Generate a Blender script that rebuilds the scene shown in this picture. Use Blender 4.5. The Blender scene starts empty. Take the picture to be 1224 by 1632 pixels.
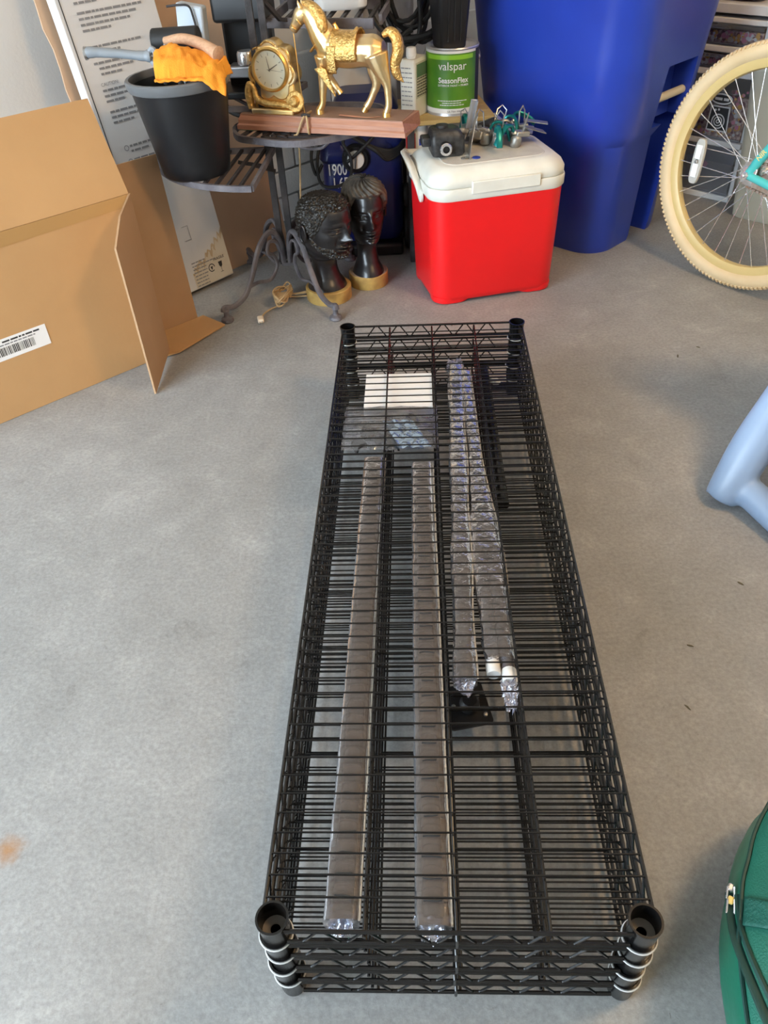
import bpy, math, random
from mathutils import Vector, Matrix, noise
random.seed(7)
R = math.radians
PI = math.pi
scene = bpy.context.scene
COL = scene.collection

# ------------------------------------------------------------------ camera, daylight, exposure
CAM_H, CAM_PITCH, CAM_ROLL, CAM_F = 1.160, 0.7130, -0.0612, 1250.0
cam_d = bpy.data.cameras.new('camera')
cam = bpy.data.objects.new('camera', cam_d)
COL.objects.link(cam)
cam_d.sensor_fit = 'HORIZONTAL'
cam_d.sensor_width = 36.0
cam_d.lens = CAM_F / 1224.0 * 36.0
cam_d.clip_start = 0.02
cam.matrix_world = (Matrix.Translation((0, 0, CAM_H)) @ Matrix.Rotation(PI / 2 - CAM_PITCH, 4, 'X')
                    @ Matrix.Rotation(CAM_ROLL, 4, 'Z'))
scene.camera = cam
vs = scene.view_settings
vs.view_transform = 'Standard'
vs.look = 'None'
vs.gamma = 1.0
vs.use_curve_mapping = False
vs.exposure = 0.17
scene.cycles.use_denoising = True
scene.cycles.max_bounces = 8
scene.cycles.diffuse_bounces = 4
scene.cycles.transparent_max_bounces = 16

world = bpy.data.worlds.new('sky')
scene.world = world
world.use_nodes = True
wn = world.node_tree
wn.nodes['Background'].inputs[0].default_value = (0.74, 0.88, 1.0, 1)
wn.nodes['Background'].inputs[1].default_value = 14.5

# room axes: the garage walls stand at 43 degrees to the view
TH = R(43)
E1 = Vector((math.cos(TH), math.sin(TH), 0))
E2 = Vector((math.sin(TH), -math.cos(TH), 0))
def AB(a, b, z=0.0): return E1 * a + E2 * b + Vector((0, 0, z))
WALL_B, WALL_A, DOOR_A, SIDE_B, CEIL = -2.555, 3.54, -2.0, 3.0, 2.6

def area(name, loc, direction, sx, sy, energy, color, portal=False):
    d = bpy.data.lights.new(name, 'AREA')
    d.shape = 'RECTANGLE'; d.size = sx; d.size_y = sy; d.energy = energy; d.color = color
    if portal: d.cycles.is_portal = True
    o = bpy.data.objects.new(name, d)
    COL.objects.link(o)
    o.location = loc
    o.rotation_euler = Vector(direction).to_track_quat('-Z', 'Z').to_euler()
    return o
area('door_daylight_portal', AB(DOOR_A - 0.02, -1.40, 1.12), E1, 2.12, 2.2, 1, (1, 1, 1), True)

# ------------------------------------------------------------------ materials
def mat(name, col, rough=0.5, metal=0.0, col2=None, scale=8.0, bump=0.0, bscale=60.0, coat=0.0, alpha=1.0, spec=0.5, detail=6.0, stretch=None, trans=0.0):
    m = bpy.data.materials.new(name)
    m.use_nodes = True
    nt = m.node_tree
    p = nt.nodes['Principled BSDF']
    p.inputs['Base Color'].default_value = (*col, 1)
    p.inputs['Roughness'].default_value = rough
    p.inputs['Metallic'].default_value = metal
    p.inputs['Coat Weight'].default_value = coat
    p.inputs['Alpha'].default_value = alpha
    p.inputs['Specular IOR Level'].default_value = spec
    p.inputs['Transmission Weight'].default_value = trans
    tc = nt.nodes.new('ShaderNodeTexCoord')
    vec = tc.outputs['Object']
    if stretch:
        mp = nt.nodes.new('ShaderNodeMapping'); mp.inputs['Scale'].default_value = stretch
        nt.links.new(vec, mp.inputs['Vector']); vec = mp.outputs['Vector']
    if col2:
        n = nt.nodes.new('ShaderNodeTexNoise'); n.inputs['Scale'].default_value = scale; n.inputs['Detail'].default_value = detail
        r = nt.nodes.new('ShaderNodeValToRGB')
        r.color_ramp.elements[0].position = 0.35; r.color_ramp.elements[1].position = 0.68
        r.color_ramp.elements[0].color = (*col, 1); r.color_ramp.elements[1].color = (*col2, 1)
        nt.links.new(vec, n.inputs['Vector']); nt.links.new(n.outputs['Fac'], r.inputs['Fac'])
        nt.links.new(r.outputs['Color'], p.inputs['Base Color'])
    if bump:
        n2 = nt.nodes.new('ShaderNodeTexNoise'); n2.inputs['Scale'].default_value = bscale; n2.inputs['Detail'].default_value = 4
        b = nt.nodes.new('ShaderNodeBump'); b.inputs['Strength'].default_value = bump; b.inputs['Distance'].default_value = 0.004
        nt.links.new(vec, n2.inputs['Vector']); nt.links.new(n2.outputs['Fac'], b.inputs['Height'])
        nt.links.new(b.outputs['Normal'], p.inputs['Normal'])
    return m

def film(name, tint, body=0.30, gloss=0.35, rough=0.12, bump=0.6, bscale=90, ior=1.5):
    """thin clear plastic film: part see-through, part milky body, part glossy"""
    m = bpy.data.materials.new(name); m.use_nodes = True
    nt = m.node_tree
    for n in list(nt.nodes): nt.nodes.remove(n)
    out = nt.nodes.new('ShaderNodeOutputMaterial')
    tr = nt.nodes.new('ShaderNodeBsdfTransparent'); tr.inputs[0].default_value = (0.95, 0.95, 0.97, 1)
    df = nt.nodes.new('ShaderNodeBsdfPrincipled'); df.inputs['Base Color'].default_value = (*tint, 1); df.inputs['Roughness'].default_value = rough
    gl = nt.nodes.new('ShaderNodeBsdfGlossy'); gl.inputs['Roughness'].default_value = rough; gl.inputs[0].default_value = (0.9, 0.93, 1, 1)
    n2 = nt.nodes.new('ShaderNodeTexNoise'); n2.inputs['Scale'].default_value = bscale; n2.inputs['Detail'].default_value = 3
    tc = nt.nodes.new('ShaderNodeTexCoord'); nt.links.new(tc.outputs['Object'], n2.inputs['Vector'])
    b = nt.nodes.new('ShaderNodeBump'); b.inputs['Strength'].default_value = bump; b.inputs['Distance'].default_value = 0.004
    nt.links.new(n2.outputs['Fac'], b.inputs['Height'])
    for s in (df, gl): nt.links.new(b.outputs['Normal'], s.inputs['Normal'])
    m1 = nt.nodes.new('ShaderNodeMixShader'); m1.inputs[0].default_value = body
    m2 = nt.nodes.new('ShaderNodeMixShader')
    fr = nt.nodes.new('ShaderNodeFresnel'); fr.inputs[0].default_value = ior
    nt.links.new(b.outputs['Normal'], fr.inputs['Normal'])
    ad = nt.nodes.new('ShaderNodeMath'); ad.operation = 'ADD'; ad.inputs[1].default_value = gloss; ad.use_clamp = True
    nt.links.new(fr.outputs[0], ad.inputs[0])
    nt.links.new(tr.outputs[0], m1.inputs[1]); nt.links.new(df.outputs[0], m1.inputs[2])
    nt.links.new(ad.outputs[0], m2.inputs[0]); nt.links.new(m1.outputs[0], m2.inputs[1]); nt.links.new(gl.outputs[0], m2.inputs[2])
    nt.links.new(m2.outputs[0], out.inputs[0])
    return m

def concrete():
    m = bpy.data.materials.new('concrete_floor'); m.use_nodes = True
    nt = m.node_tree; p = nt.nodes['Principled BSDF']
    tc = nt.nodes.new('ShaderNodeTexCoord')
    def nz(scale, detail, rough=0.6, dist=0.0):
        n = nt.nodes.new('ShaderNodeTexNoise'); n.inputs['Scale'].default_value = scale; n.inputs['Detail'].default_value = detail
        n.inputs['Roughness'].default_value = rough; n.inputs['Distortion'].default_value = dist
        nt.links.new(tc.outputs['Object'], n.inputs['Vector']); return n.outputs['Fac']
    def ramp(f, stops):
        r = nt.nodes.new('ShaderNodeValToRGB')
        el = r.color_ramp.elements
        el[0].position, el[0].color = stops[0][0], (*stops[0][1], 1)
        el[1].position, el[1].color = stops[-1][0], (*stops[-1][1], 1)
        for q in stops[1:-1]:
            e = el.new(q[0]); e.color = (*q[1], 1)
        nt.links.new(f, r.inputs['Fac']); return r.outputs['Color']
    def mix(a, b, f, mode='MIX'):
        x = nt.nodes.new('ShaderNodeMix'); x.data_type = 'RGBA'; x.blend_type = mode
        if isinstance(f, float): x.inputs[0].default_value = f
        else: nt.links.new(f, x.inputs[0])
        nt.links.new(a, x.inputs[6]); nt.links.new(b, x.inputs[7]); return x.outputs[2]
    base = ramp(nz(1.6, 9, 0.66, 0.3), [(0.30, (0.272, 0.270, 0.262)), (0.5, (0.325, 0.324, 0.317)), (0.72, (0.380, 0.380, 0.374))])
    blot = ramp(nz(9.0, 11, 0.74, 0.5), [(0.25, (0.66, 0.655, 0.65)), (0.40, (0.93, 0.93, 0.93)), (0.55, (1.0, 1.0, 1.0)), (0.70, (1.20, 1.20, 1.19))])
    c = mix(base, blot, 1.0, 'MULTIPLY')
    fine = ramp(nz(120, 6, 0.7), [(0.32, (0.72, 0.72, 0.71)), (0.62, (1.08, 1.08, 1.08))])
    c = mix(c, fine, 0.8, 'MULTIPLY')
    spk = ramp(nz(38, 5, 0.85, 1.2), [(0.27, (0.50, 0.48, 0.45)), (0.36, (1, 1, 1))])
    c = mix(c, spk, 0.8, 'MULTIPLY')
    # one small rust stain near the lower left
    geo = nt.nodes.new('ShaderNodeNewGeometry')
    ds = nt.nodes.new('ShaderNodeVectorMath'); ds.operation = 'DISTANCE'; ds.inputs[1].default_value = (-0.612, 0.598, 0)
    nt.links.new(geo.outputs['Position'], ds.inputs[0])
    dn = nt.nodes.new('ShaderNodeMath'); dn.operation = 'ADD'
    sc_ = nt.nodes.new('ShaderNodeMath'); sc_.operation = 'MULTIPLY'; sc_.inputs[1].default_value = 0.03
    nt.links.new(nz(60, 4), sc_.inputs[0]); nt.links.new(ds.outputs['Value'], dn.inputs[0]); nt.links.new(sc_.outputs[0], dn.inputs[1])
    rs = ramp(dn.outputs[0], [(0.018, (0.9, 0.9, 0.9)), (0.045, (0, 0, 0))])
    col = nt.nodes.new('ShaderNodeRGB'); col.outputs[0].default_value = (0.33, 0.17, 0.07, 1)
    c = mix(c, col.outputs[0], rs)
    nt.links.new(c, p.inputs['Base Color'])
    p.inputs['Roughness'].default_value = 0.62
    p.inputs['Specular IOR Level'].default_value = 0.35
    b = nt.nodes.new('ShaderNodeBump'); b.inputs['Strength'].default_value = 0.25; b.inputs['Distance'].default_value = 0.003
    nt.links.new(nz(90, 6, 0.7), b.inputs['Height']); nt.links.new(b.outputs['Normal'], p.inputs['Normal'])
    return m

M = {}
M['floor'] = concrete()
M['wall'] = mat('painted_wall', (0.70, 0.69, 0.665), 0.7, col2=(0.66, 0.65, 0.625), scale=3, bump=0.08, bscale=120)
M['block'] = mat('painted_block', (0.70, 0.69, 0.68), 0.75, col2=(0.60, 0.59, 0.58), scale=9, bump=0.35, bscale=140)
M['ceiling'] = mat('ceiling_paint', (0.70, 0.67, 0.62), 0.8)
M['drive'] = mat('driveway', (0.42, 0.40, 0.36), 0.8, col2=(0.36, 0.34, 0.31), scale=2)
M['wire'] = mat('black_epoxy_wire', (0.005, 0.005, 0.0055), 0.21, spec=0.6)
M['ring'] = mat('pale_collar_ring', (0.62, 0.62, 0.61), 0.35)
M['post'] = mat('grey_post', (0.105, 0.092, 0.082), 0.42, 0.0, col2=(0.085, 0.074, 0.080), scale=6, stretch=(30, 2, 30), spec=0.3)
M['film'] = film('post_wrap_film', (0.125, 0.107, 0.096), 0.72, 0.0, 0.24, 0.30, 45, 1.22)
M['film_crumple'] = film('crumpled_wrap_film', (0.17, 0.152, 0.142), 0.55, 0.0, 0.22, 0.8, 70, 1.25)
M['seam'] = film('sleeve_seam_film', (0.52, 0.46, 0.38), 0.8, 0.05, 0.2, 0.8, 200)
M['film_blue'] = film('gathered_film', (0.42, 0.42, 0.66), 0.40, 0.22, 0.10, 1.0, 160)
M['bag_film'] = film('clear_bag_film', (0.42, 0.43, 0.47), 0.16, 0.07, 0.08, 1.0, 60)
M['foil'] = mat('silver_blue_foil', (0.48, 0.62, 0.80), 0.18, 0.85, bump=0.8, bscale=60)
M['paper'] = mat('white_paper', (0.88, 0.87, 0.86), 0.6)
M['red'] = mat('red_cooler_plastic', (0.80, 0.010, 0.012), 0.33, col2=(0.76, 0.010, 0.012), scale=6)
M['cream'] = mat('off_white_plastic', (0.78, 0.77, 0.69), 0.42, col2=(0.70, 0.68, 0.60), scale=14)
M['lidtop'] = mat('worn_lid_plastic', (0.62, 0.59, 0.52), 0.6, col2=(0.54, 0.51, 0.45), scale=26, bump=0.15, bscale=200)
M['blue'] = mat('blue_bin_plastic', (0.020, 0.055, 0.42), 0.30, col2=(0.016, 0.045, 0.37), scale=5, bump=0.04, bscale=200, spec=0.6)
M['binbar'] = mat('cream_bar', (0.62, 0.58, 0.44), 0.5)
M['iron'] = mat('dark_iron', (0.028, 0.026, 0.027), 0.55, 0.2, col2=(0.060, 0.054, 0.056), scale=30, bump=0.3, bscale=180)
M['iron_legs'] = mat('worn_grey_iron', (0.105, 0.095, 0.105), 0.6, 0.2, col2=(0.19, 0.175, 0.185), scale=22, bump=0.4, bscale=160)
M['bucket'] = mat('black_bucket_plastic', (0.007, 0.007, 0.008), 0.38, col2=(0.012, 0.012, 0.013), scale=5, spec=0.35)
M['rim'] = mat('grey_rim', (0.13, 0.135, 0.14), 0.35)
M['orange'] = mat('orange_cloth', (0.90, 0.36, 0.03), 0.95, col2=(0.82, 0.27, 0.02), scale=14, bump=0.35, bscale=420)
M['woodhandle'] = mat('bare_wood_handle', (0.62, 0.37, 0.22), 0.6, col2=(0.50, 0.28, 0.16), scale=10, stretch=(2, 20, 20))
M['grip'] = mat('grey_grip', (0.27, 0.30, 0.33), 0.5)
M['gold'] = mat('gilt_metal', (0.90, 0.60, 0.22), 0.34, 0.92, col2=(0.82, 0.50, 0.15), scale=26, bump=0.15, bscale=240)
M['gold_pale'] = mat('worn_gilt_silver', (0.92, 0.72, 0.42), 0.36, 0.92, col2=(0.88, 0.58, 0.22), scale=14, bump=0.1, bscale=200)
M['gold_relief'] = mat('gilt_relief', (0.90, 0.60, 0.22), 0.36, 0.92, col2=(0.55, 0.30, 0.08), scale=110, bump=1.0, bscale=190)
M['dial'] = mat('clock_dial', (0.80, 0.74, 0.56), 0.25, coat=0.6)
M['hand'] = mat('clock_hand', (0.20, 0.17, 0.12), 0.4)
M['basewood'] = mat('red_brown_wood', (0.46, 0.22, 0.135), 0.38, col2=(0.37, 0.16, 0.095), scale=7, stretch=(2, 24, 24), coat=0.2)
M['basetop'] = mat('dusty_wood_top', (0.30, 0.19, 0.135), 0.6, col2=(0.24, 0.145, 0.10), scale=12, stretch=(2, 18, 18))
M['cord'] = mat('tan_cord', (0.50, 0.34, 0.17), 0.55)
M['felt'] = mat('green_felt', (0.10, 0.20, 0.11), 0.9)
M['ebony'] = mat('polished_black_wood', (0.010, 0.0095, 0.0105), 0.33, col2=(0.016, 0.014, 0.015), scale=30, coat=0.25)
M['curl'] = mat('carved_curl_hair', (0.010, 0.009, 0.008), 0.34, col2=(0.035, 0.029, 0.022), scale=150, bump=0.2, bscale=300)
M['combed'] = mat('carved_combed_hair', (0.055, 0.046, 0.038), 0.55, col2=(0.15, 0.122, 0.09), scale=60, bump=0.2, bscale=200)
M['palewood'] = mat('yellow_base_wood', (0.60, 0.40, 0.12), 0.5, col2=(0.38, 0.23, 0.07), scale=24, bump=0.1)
M['dustwood'] = mat('dusty_base_top', (0.26, 0.21, 0.18), 0.8, col2=(0.34, 0.28, 0.24), scale=40)
M['card'] = mat('cardboard', (0.56, 0.325, 0.140), 0.75, col2=(0.515, 0.295, 0.125), scale=5, bump=0.05, bscale=90)
M['card_in'] = mat('cardboard_inner', (0.46, 0.285, 0.155), 0.8, col2=(0.42, 0.255, 0.135), scale=6)
M['card_pink'] = mat('pale_cardboard', (0.60, 0.40, 0.26), 0.8, col2=(0.55, 0.355, 0.225), scale=4)
M['tape'] = mat('brown_tape', (0.47, 0.27, 0.10), 0.35)
M['carton'] = mat('white_carton', (0.76, 0.76, 0.76), 0.55, col2=(0.70, 0.70, 0.70), scale=4)
M['stain'] = mat('water_stain', (0.60, 0.49, 0.34), 0.7, col2=(0.50, 0.37, 0.22), scale=18)
M['stain_pale'] = mat('pale_stain', (0.70, 0.66, 0.56), 0.7, col2=(0.64, 0.57, 0.45), scale=12)
M['ink'] = mat('black_ink', (0.03, 0.03, 0.03), 0.6)
M['inkgrey'] = mat('grey_print', (0.26, 0.26, 0.27), 0.6)
M['edge'] = mat('card_edge', (0.62, 0.45, 0.27), 0.8)
M['navy'] = mat('navy_plastic', (0.012, 0.020, 0.13), 0.3, col2=(0.010, 0.016, 0.10), scale=5)
M['blackp'] = mat('black_plastic', (0.012, 0.012, 0.013), 0.38)
M['blackdust'] = mat('dusty_black_plastic', (0.013, 0.013, 0.014), 0.45, col2=(0.05, 0.05, 0.05), scale=70)
M['rubber'] = mat('black_rubber', (0.015, 0.015, 0.015), 0.6)
M['whitep'] = mat('white_plastic', (0.80, 0.80, 0.78), 0.35)
M['greenlabel'] = mat('green_can_label', (0.060, 0.20, 0.018), 0.35, col2=(0.13, 0.30, 0.02), scale=9)
M['steel'] = mat('bright_steel', (0.52, 0.52, 0.51), 0.32, 0.9, bump=0.1)
M['dullsteel'] = mat('dull_steel', (0.42, 0.42, 0.40), 0.45, 0.8, col2=(0.30, 0.27, 0.23), scale=50)
M['teal'] = mat('teal_metallic', (0.010, 0.20, 0.19), 0.3, 0.6)
M['alu'] = mat('aluminium_post', (0.56, 0.57, 0.60), 0.35, 0.7)
M['chrome'] = mat('chrome', (0.78, 0.78, 0.79), 0.22, 0.75)
M['tire'] = mat('cream_tire', (0.78, 0.60, 0.36), 0.6, col2=(0.70, 0.52, 0.29), scale=10)
M['rimcream'] = mat('yellow_cream_rim', (0.66, 0.49, 0.20), 0.4)
M['bikeframe'] = mat('turquoise_paint', (0.08, 0.52, 0.50), 0.25, coat=0.5)
M['decal'] = mat('yellow_decal', (0.80, 0.62, 0.20), 0.4)
M['reflector'] = mat('clear_reflector', (0.50, 0.49, 0.44), 0.3)
M['reflector_lens'] = mat('reflector_lens', (0.92, 0.92, 0.92), 0.1)
M['rust'] = mat('rusty_chain', (0.26, 0.15, 0.09), 0.6, 0.5, col2=(0.36, 0.30, 0.25), scale=60)
M['drawerf'] = mat('white_drawer_frame', (0.78, 0.78, 0.77), 0.4)
M['drawer'] = film('smoky_clear_drawer', (0.36, 0.37, 0.38), 0.20, 0.03, 0.25, 0.1, 10)
M['drawer_clear'] = film('clear_drawer_front', (0.5, 0.5, 0.5), 0.07, 0.0, 0.25, 0.1, 10, 1.25)
M['stickbase'] = mat('sticker_jumble', (0.30, 0.16, 0.13), 0.6, col2=(0.78, 0.60, 0.48), scale=90, detail=2)
M['leather'] = mat('tan_leather', (0.42, 0.20, 0.06), 0.5, col2=(0.34, 0.15, 0.04), scale=12, bump=0.2)
M['maroon'] = mat('maroon_cloth', (0.10, 0.012, 0.025), 0.6)
M['beige'] = mat('beige_plastic', (0.56, 0.54, 0.44), 0.5)
M['chair'] = mat('pale_resin', (0.29, 0.40, 0.58), 0.38)
M['green'] = mat('green_nylon', (0.010, 0.125, 0.082), 0.5, col2=(0.008, 0.10, 0.066), scale=6, bump=0.35, bscale=420)
M['greenside'] = mat('green_coated_nylon', (0.008, 0.125, 0.075), 0.36, col2=(0.006, 0.10, 0.06), scale=5, bump=0.25, bscale=25)
M['webbing'] = mat('dark_green_webbing', (0.004, 0.085, 0.062), 0.6, bump=0.6, bscale=300)
M['zip'] = mat('dark_zip_tape', (0.006, 0.04, 0.032), 0.55)
M['stickA'] = mat('sticker_cream', (0.85, 0.74, 0.58), 0.5)
M['stickB'] = mat('sticker_pink', (0.80, 0.30, 0.38), 0.5)
M['stickC'] = mat('sticker_dark', (0.22, 0.08, 0.08), 0.5)
M['stickD'] = mat('sticker_orange', (0.88, 0.48, 0.08), 0.5)
M['stickE'] = mat('sticker_white', (0.80, 0.80, 0.78), 0.5)
M['bluecard'] = mat('pale_blue_card', (0.30, 0.44, 0.66), 0.5)
M['bluedisc'] = mat('blue_washer', (0.02, 0.05, 0.35), 0.35)
M['leaf'] = mat('dry_leaf', (0.10, 0.085, 0.05), 0.8)
M['palebox'] = mat('pale_blue_grey_plastic', (0.50, 0.56, 0.62), 0.5)
M['redcan'] = mat('red_can_label', (0.62, 0.035, 0.02), 0.4)
M['bluecan'] = mat('blue_can_label', (0.03, 0.05, 0.40), 0.4)
M['standwood'] = mat('pale_pine', (0.55, 0.40, 0.16), 0.6, col2=(0.45, 0.31, 0.12), scale=8)
M['greysheet'] = mat('crumpled_grey_sheet', (0.40, 0.38, 0.36), 0.55, col2=(0.30, 0.28, 0.265), scale=7, bump=0.6, bscale=20)

# ------------------------------------------------------------------ mesh helpers
class MB:
    def __init__(s): s.v = []; s.f = []
    def add(s, vs, fs):
        o = len(s.v); s.v += [tuple(p) for p in vs]; s.f += [tuple(i + o for i in f) for f in fs]; return s
    def box(s, c, size, rot=None):
        hx, hy, hz = size[0] / 2, size[1] / 2, size[2] / 2
        m = rot if rot is not None else Matrix.Identity(3)
        c = Vector(c)
        vs = [c + m @ Vector((x * hx, y * hy, z * hz)) for z in (-1, 1) for y in (-1, 1) for x in (-1, 1)]
        return s.add(vs, [(0, 2, 3, 1), (4, 5, 7, 6), (0, 1, 5, 4), (2, 6, 7, 3), (0, 4, 6, 2), (1, 3, 7, 5)])
    def tube(s, pts, r, n=8, closed=False, flat=1.0):
        pts = [Vector(p) for p in pts]; N = len(pts)
        rad = r if isinstance(r, (list, tuple)) else [r] * N
        T = []
        for i in range(N):
            a = pts[i - 1] if (i > 0 or closed) else pts[i]
            b = pts[(i + 1) % N] if (i < N - 1 or closed) else pts[i]
            t = b - a
            T.append(t.normalized() if t.length > 1e-9 else Vector((0, 0, 1)))
        u = T[0].orthogonal().normalized()
        if abs(T[0].z) < 0.9: u = Vector((0, 0, 1)).cross(T[0]).normalized()
        vs = []
        for i in range(N):
            if i:
                u = u - T[i] * u.dot(T[i])
                u = u.normalized() if u.length > 1e-6 else T[i].orthogonal().normalized()
            w = T[i].cross(u)
            for k in range(n):
                a = 2 * PI * k / n
                vs.append(pts[i] + (u * math.cos(a) + w * math.sin(a) * flat) * rad[i])
        fs = []
        for i in range(N if closed else N - 1):
            j = (i + 1) % N
            for k in range(n):
                fs.append((i * n + k, i * n + (k + 1) % n, j * n + (k + 1) % n, j * n + k))
        if not closed:
            fs.append(tuple(range(n - 1, -1, -1))); fs.append(tuple((N - 1) * n + k for k in range(n)))
        return s.add(vs, fs)
    def lathe(s, prof, n=32, c=(0, 0, 0), cap0=False, cap1=False, mtx=None, a0=0.0, a1=2 * PI):
        full = abs(a1 - a0 - 2 * PI) < 1e-6
        m = n if full else n + 1
        vs = []
        for (r, z) in prof:
            for k in range(m):
                a = a0 + (a1 - a0) * k / n
                p = Vector((r * math.cos(a), r * math.sin(a), z))
                if mtx is not None: p = mtx @ p
                vs.append(p + Vector(c))
        fs = []
        for i in range(len(prof) - 1):
            for k in range(n):
                k2 = (k + 1) % m
                fs.append((i * m + k, i * m + k2, (i + 1) * m + k2, (i + 1) * m + k))
        if cap0: fs.append(tuple(range(m - 1, -1, -1)))
        if cap1: fs.append(tuple((len(prof) - 1) * m + k for k in range(m)))
        return s.add(vs, fs)
    def loft(s, rings, cap=True):
        n = len(rings[0]); vs = [p for r in rings for p in r]; fs = []
        for i in range(len(rings) - 1):
            for k in range(n):
                fs.append((i * n + k, i * n + (k + 1) % n, (i + 1) * n + (k + 1) % n, (i + 1) * n + k))
        if cap:
            fs.append(tuple(range(n - 1, -1, -1))); fs.append(tuple((len(rings) - 1) * n + k for k in range(n)))
        return s.add(vs, fs)
    def prism(s, poly, z0, z1, fn=None):
        n = len(poly)
        vs = [Vector((x, y, z0)) for x, y in poly] + [Vector((x, y, z1)) for x, y in poly]
        if fn: vs = [fn(p) for p in vs]
        fs = [tuple(range(n - 1, -1, -1)), tuple(range(n, 2 * n))]
        fs += [(k, (k + 1) % n, n + (k + 1) % n, n + k) for k in range(n)]
        return s.add(vs, fs)
    def grid(s, fn, nu, nv):
        vs = [fn(i / nu, j / nv) for j in range(nv + 1) for i in range(nu + 1)]
        fs = [(j * (nu + 1) + i, j * (nu + 1) + i + 1, (j + 1) * (nu + 1) + i + 1, (j + 1) * (nu + 1) + i) for j in range(nv) for i in range(nu)]
        return s.add(vs, fs)
    def mesh(s, name, m, smooth=True, ang=38):
        me = bpy.data.meshes.new(name)
        me.from_pydata([tuple(p) for p in s.v], [], s.f)
        me.validate(); me.update()
        me.materials.append(m)
        if smooth:
            me.shade_smooth(); me.set_sharp_from_angle(angle=R(ang))
        return me
    def build(s, name, m, parent=None, smooth=True, ang=38, bevel=0.0, solid=0.0, subd=0, loc=None, rot=None):
        return link(name, s.mesh(name, m, smooth, ang), parent, bevel, solid, subd, loc, rot)

def link(name, me, parent=None, bevel=0.0, solid=0.0, subd=0, loc=None, rot=None):
    o = bpy.data.objects.new(name, me); COL.objects.link(o)
    if parent: o.parent = parent
    if loc is not None: o.location = loc
    if rot is not None: o.rotation_euler = rot
    if solid:
        md = o.modifiers.new('thick', 'SOLIDIFY'); md.thickness = solid; md.offset = 0
    if subd:
        md = o.modifiers.new('sub', 'SUBSURF'); md.levels = subd; md.render_levels = subd
    if bevel:
        md = o.modifiers.new('bevel', 'BEVEL'); md.width = bevel; md.segments = 2; md.limit_method = 'ANGLE'; md.angle_limit = R(40)
    return o

def tag(o, label, cat, group=None, kind=None):
    if label: o['label'] = label
    if cat: o['category'] = cat
    if group: o['group'] = group
    if kind: o['kind'] = kind
    return o
def thing(name, label, cat, loc=(0, 0, 0), yaw=0.0, group=None, rot=None):
    o = bpy.data.objects.new(name, None); COL.objects.link(o)
    o.empty_display_size = 0.05
    o.location = loc; o.rotation_euler = rot if rot is not None else (0, 0, yaw)
    return tag(o, label, cat, group)
def struct(o): o['kind'] = 'structure'; return o

def rrect(hx, hy, r, n=6, cx=0.0, cy=0.0):
    out = []
    for (sx, sy, a0) in ((1, 1, 0), (-1, 1, 90), (-1, -1, 180), (1, -1, 270)):
        for k in range(n + 1):
            a = R(a0 + 90 * k / n)
            out.append((cx + sx * (hx - r) + r * math.cos(a), cy + sy * (hy - r) + r * math.sin(a)))
    return out
def catmull(pts, sub=6, closed=False):
    P = [Vector(p) for p in pts]; n = len(P); out = []
    rng = n if closed else n - 1
    for i in range(rng):
        p0 = P[(i - 1) % n] if (closed or i > 0) else P[0] * 2 - P[1]
        p1, p2 = P[i], P[(i + 1) % n]
        p3 = P[(i + 2) % n] if (closed or i + 2 < n) else P[-1] * 2 - P[-2]
        for k in range(sub):
            t = k / sub
            out.append(0.5 * ((2 * p1) + (p2 - p0) * t + (2 * p0 - 5 * p1 + 4 * p2 - p3) * t * t + (3 * p1 - p0 - 3 * p2 + p3) * t ** 3))
    if not closed: out.append(P[-1])
    return out
def lerp_table(tab, x):
    if x <= tab[0][0]: return tab[0][1:]
    for a, b in zip(tab, tab[1:]):
        if x <= b[0]:
            t = (x - a[0]) / (b[0] - a[0]); t = t * t * (3 - 2 * t) * 0.5 + t * 0.5
            return tuple(p + (q - p) * t for p, q in zip(a[1:], b[1:]))
    return tab[-1][1:]
def smooth_table(tab, x):
    n = len(tab)
    if x <= tab[0][0]: return tab[0][1:]
    if x >= tab[-1][0]: return tab[-1][1:]
    i = max(k for k in range(n - 1) if tab[k][0] <= x)
    a, b = tab[i], tab[i + 1]; h = b[0] - a[0]; t = (x - a[0]) / h
    out = []
    for c in range(1, len(a)):
        sec = lambda k: (tab[k + 1][c] - tab[k][c]) / (tab[k + 1][0] - tab[k][0])
        d1 = sec(i)
        def slope(k):
            if k == 0 or k == n - 1: return d1
            l, r = sec(k - 1), sec(k)
            return 0.0 if l * r <= 0 else 2 * l * r / (l + r)
        m0, m1 = slope(i), slope(i + 1)
        out.append((2 * t ** 3 - 3 * t * t + 1) * a[c] + (t ** 3 - 2 * t * t + t) * h * m0 + (-2 * t ** 3 + 3 * t * t) * b[c] + (t ** 3 - t * t) * h * m1)
    return tuple(out)
def text_geo(txt, size, align='CENTER', bold=0.0):
    cu = bpy.data.curves.new('t', 'FONT'); cu.body = txt; cu.size = size; cu.align_x = align; cu.offset = bold * size; cu.resolution_u = 3
    o = bpy.data.objects.new('t', cu); COL.objects.link(o)
    bpy.context.view_layer.update()
    dg = bpy.context.evaluated_depsgraph_get()
    me = o.evaluated_get(dg).to_mesh()
    vs = [tuple(v.co) for v in me.vertices]; fs = [tuple(p.vertices) for p in me.polygons]
    o.evaluated_get(dg).to_mesh_clear()
    bpy.data.objects.remove(o); bpy.data.curves.remove(cu)
    return vs, fs
def text(name, txt, size, m, parent, fn, align='CENTER', bold=0.0):
    """flat lettering whose points (x, y) are laid on a surface by fn"""
    vs, fs = text_geo(txt, size, align, bold)
    b = MB(); b.add([fn(x, y) for x, y, z in vs], fs)
    return b.build(name, m, parent, smooth=False)
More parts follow.
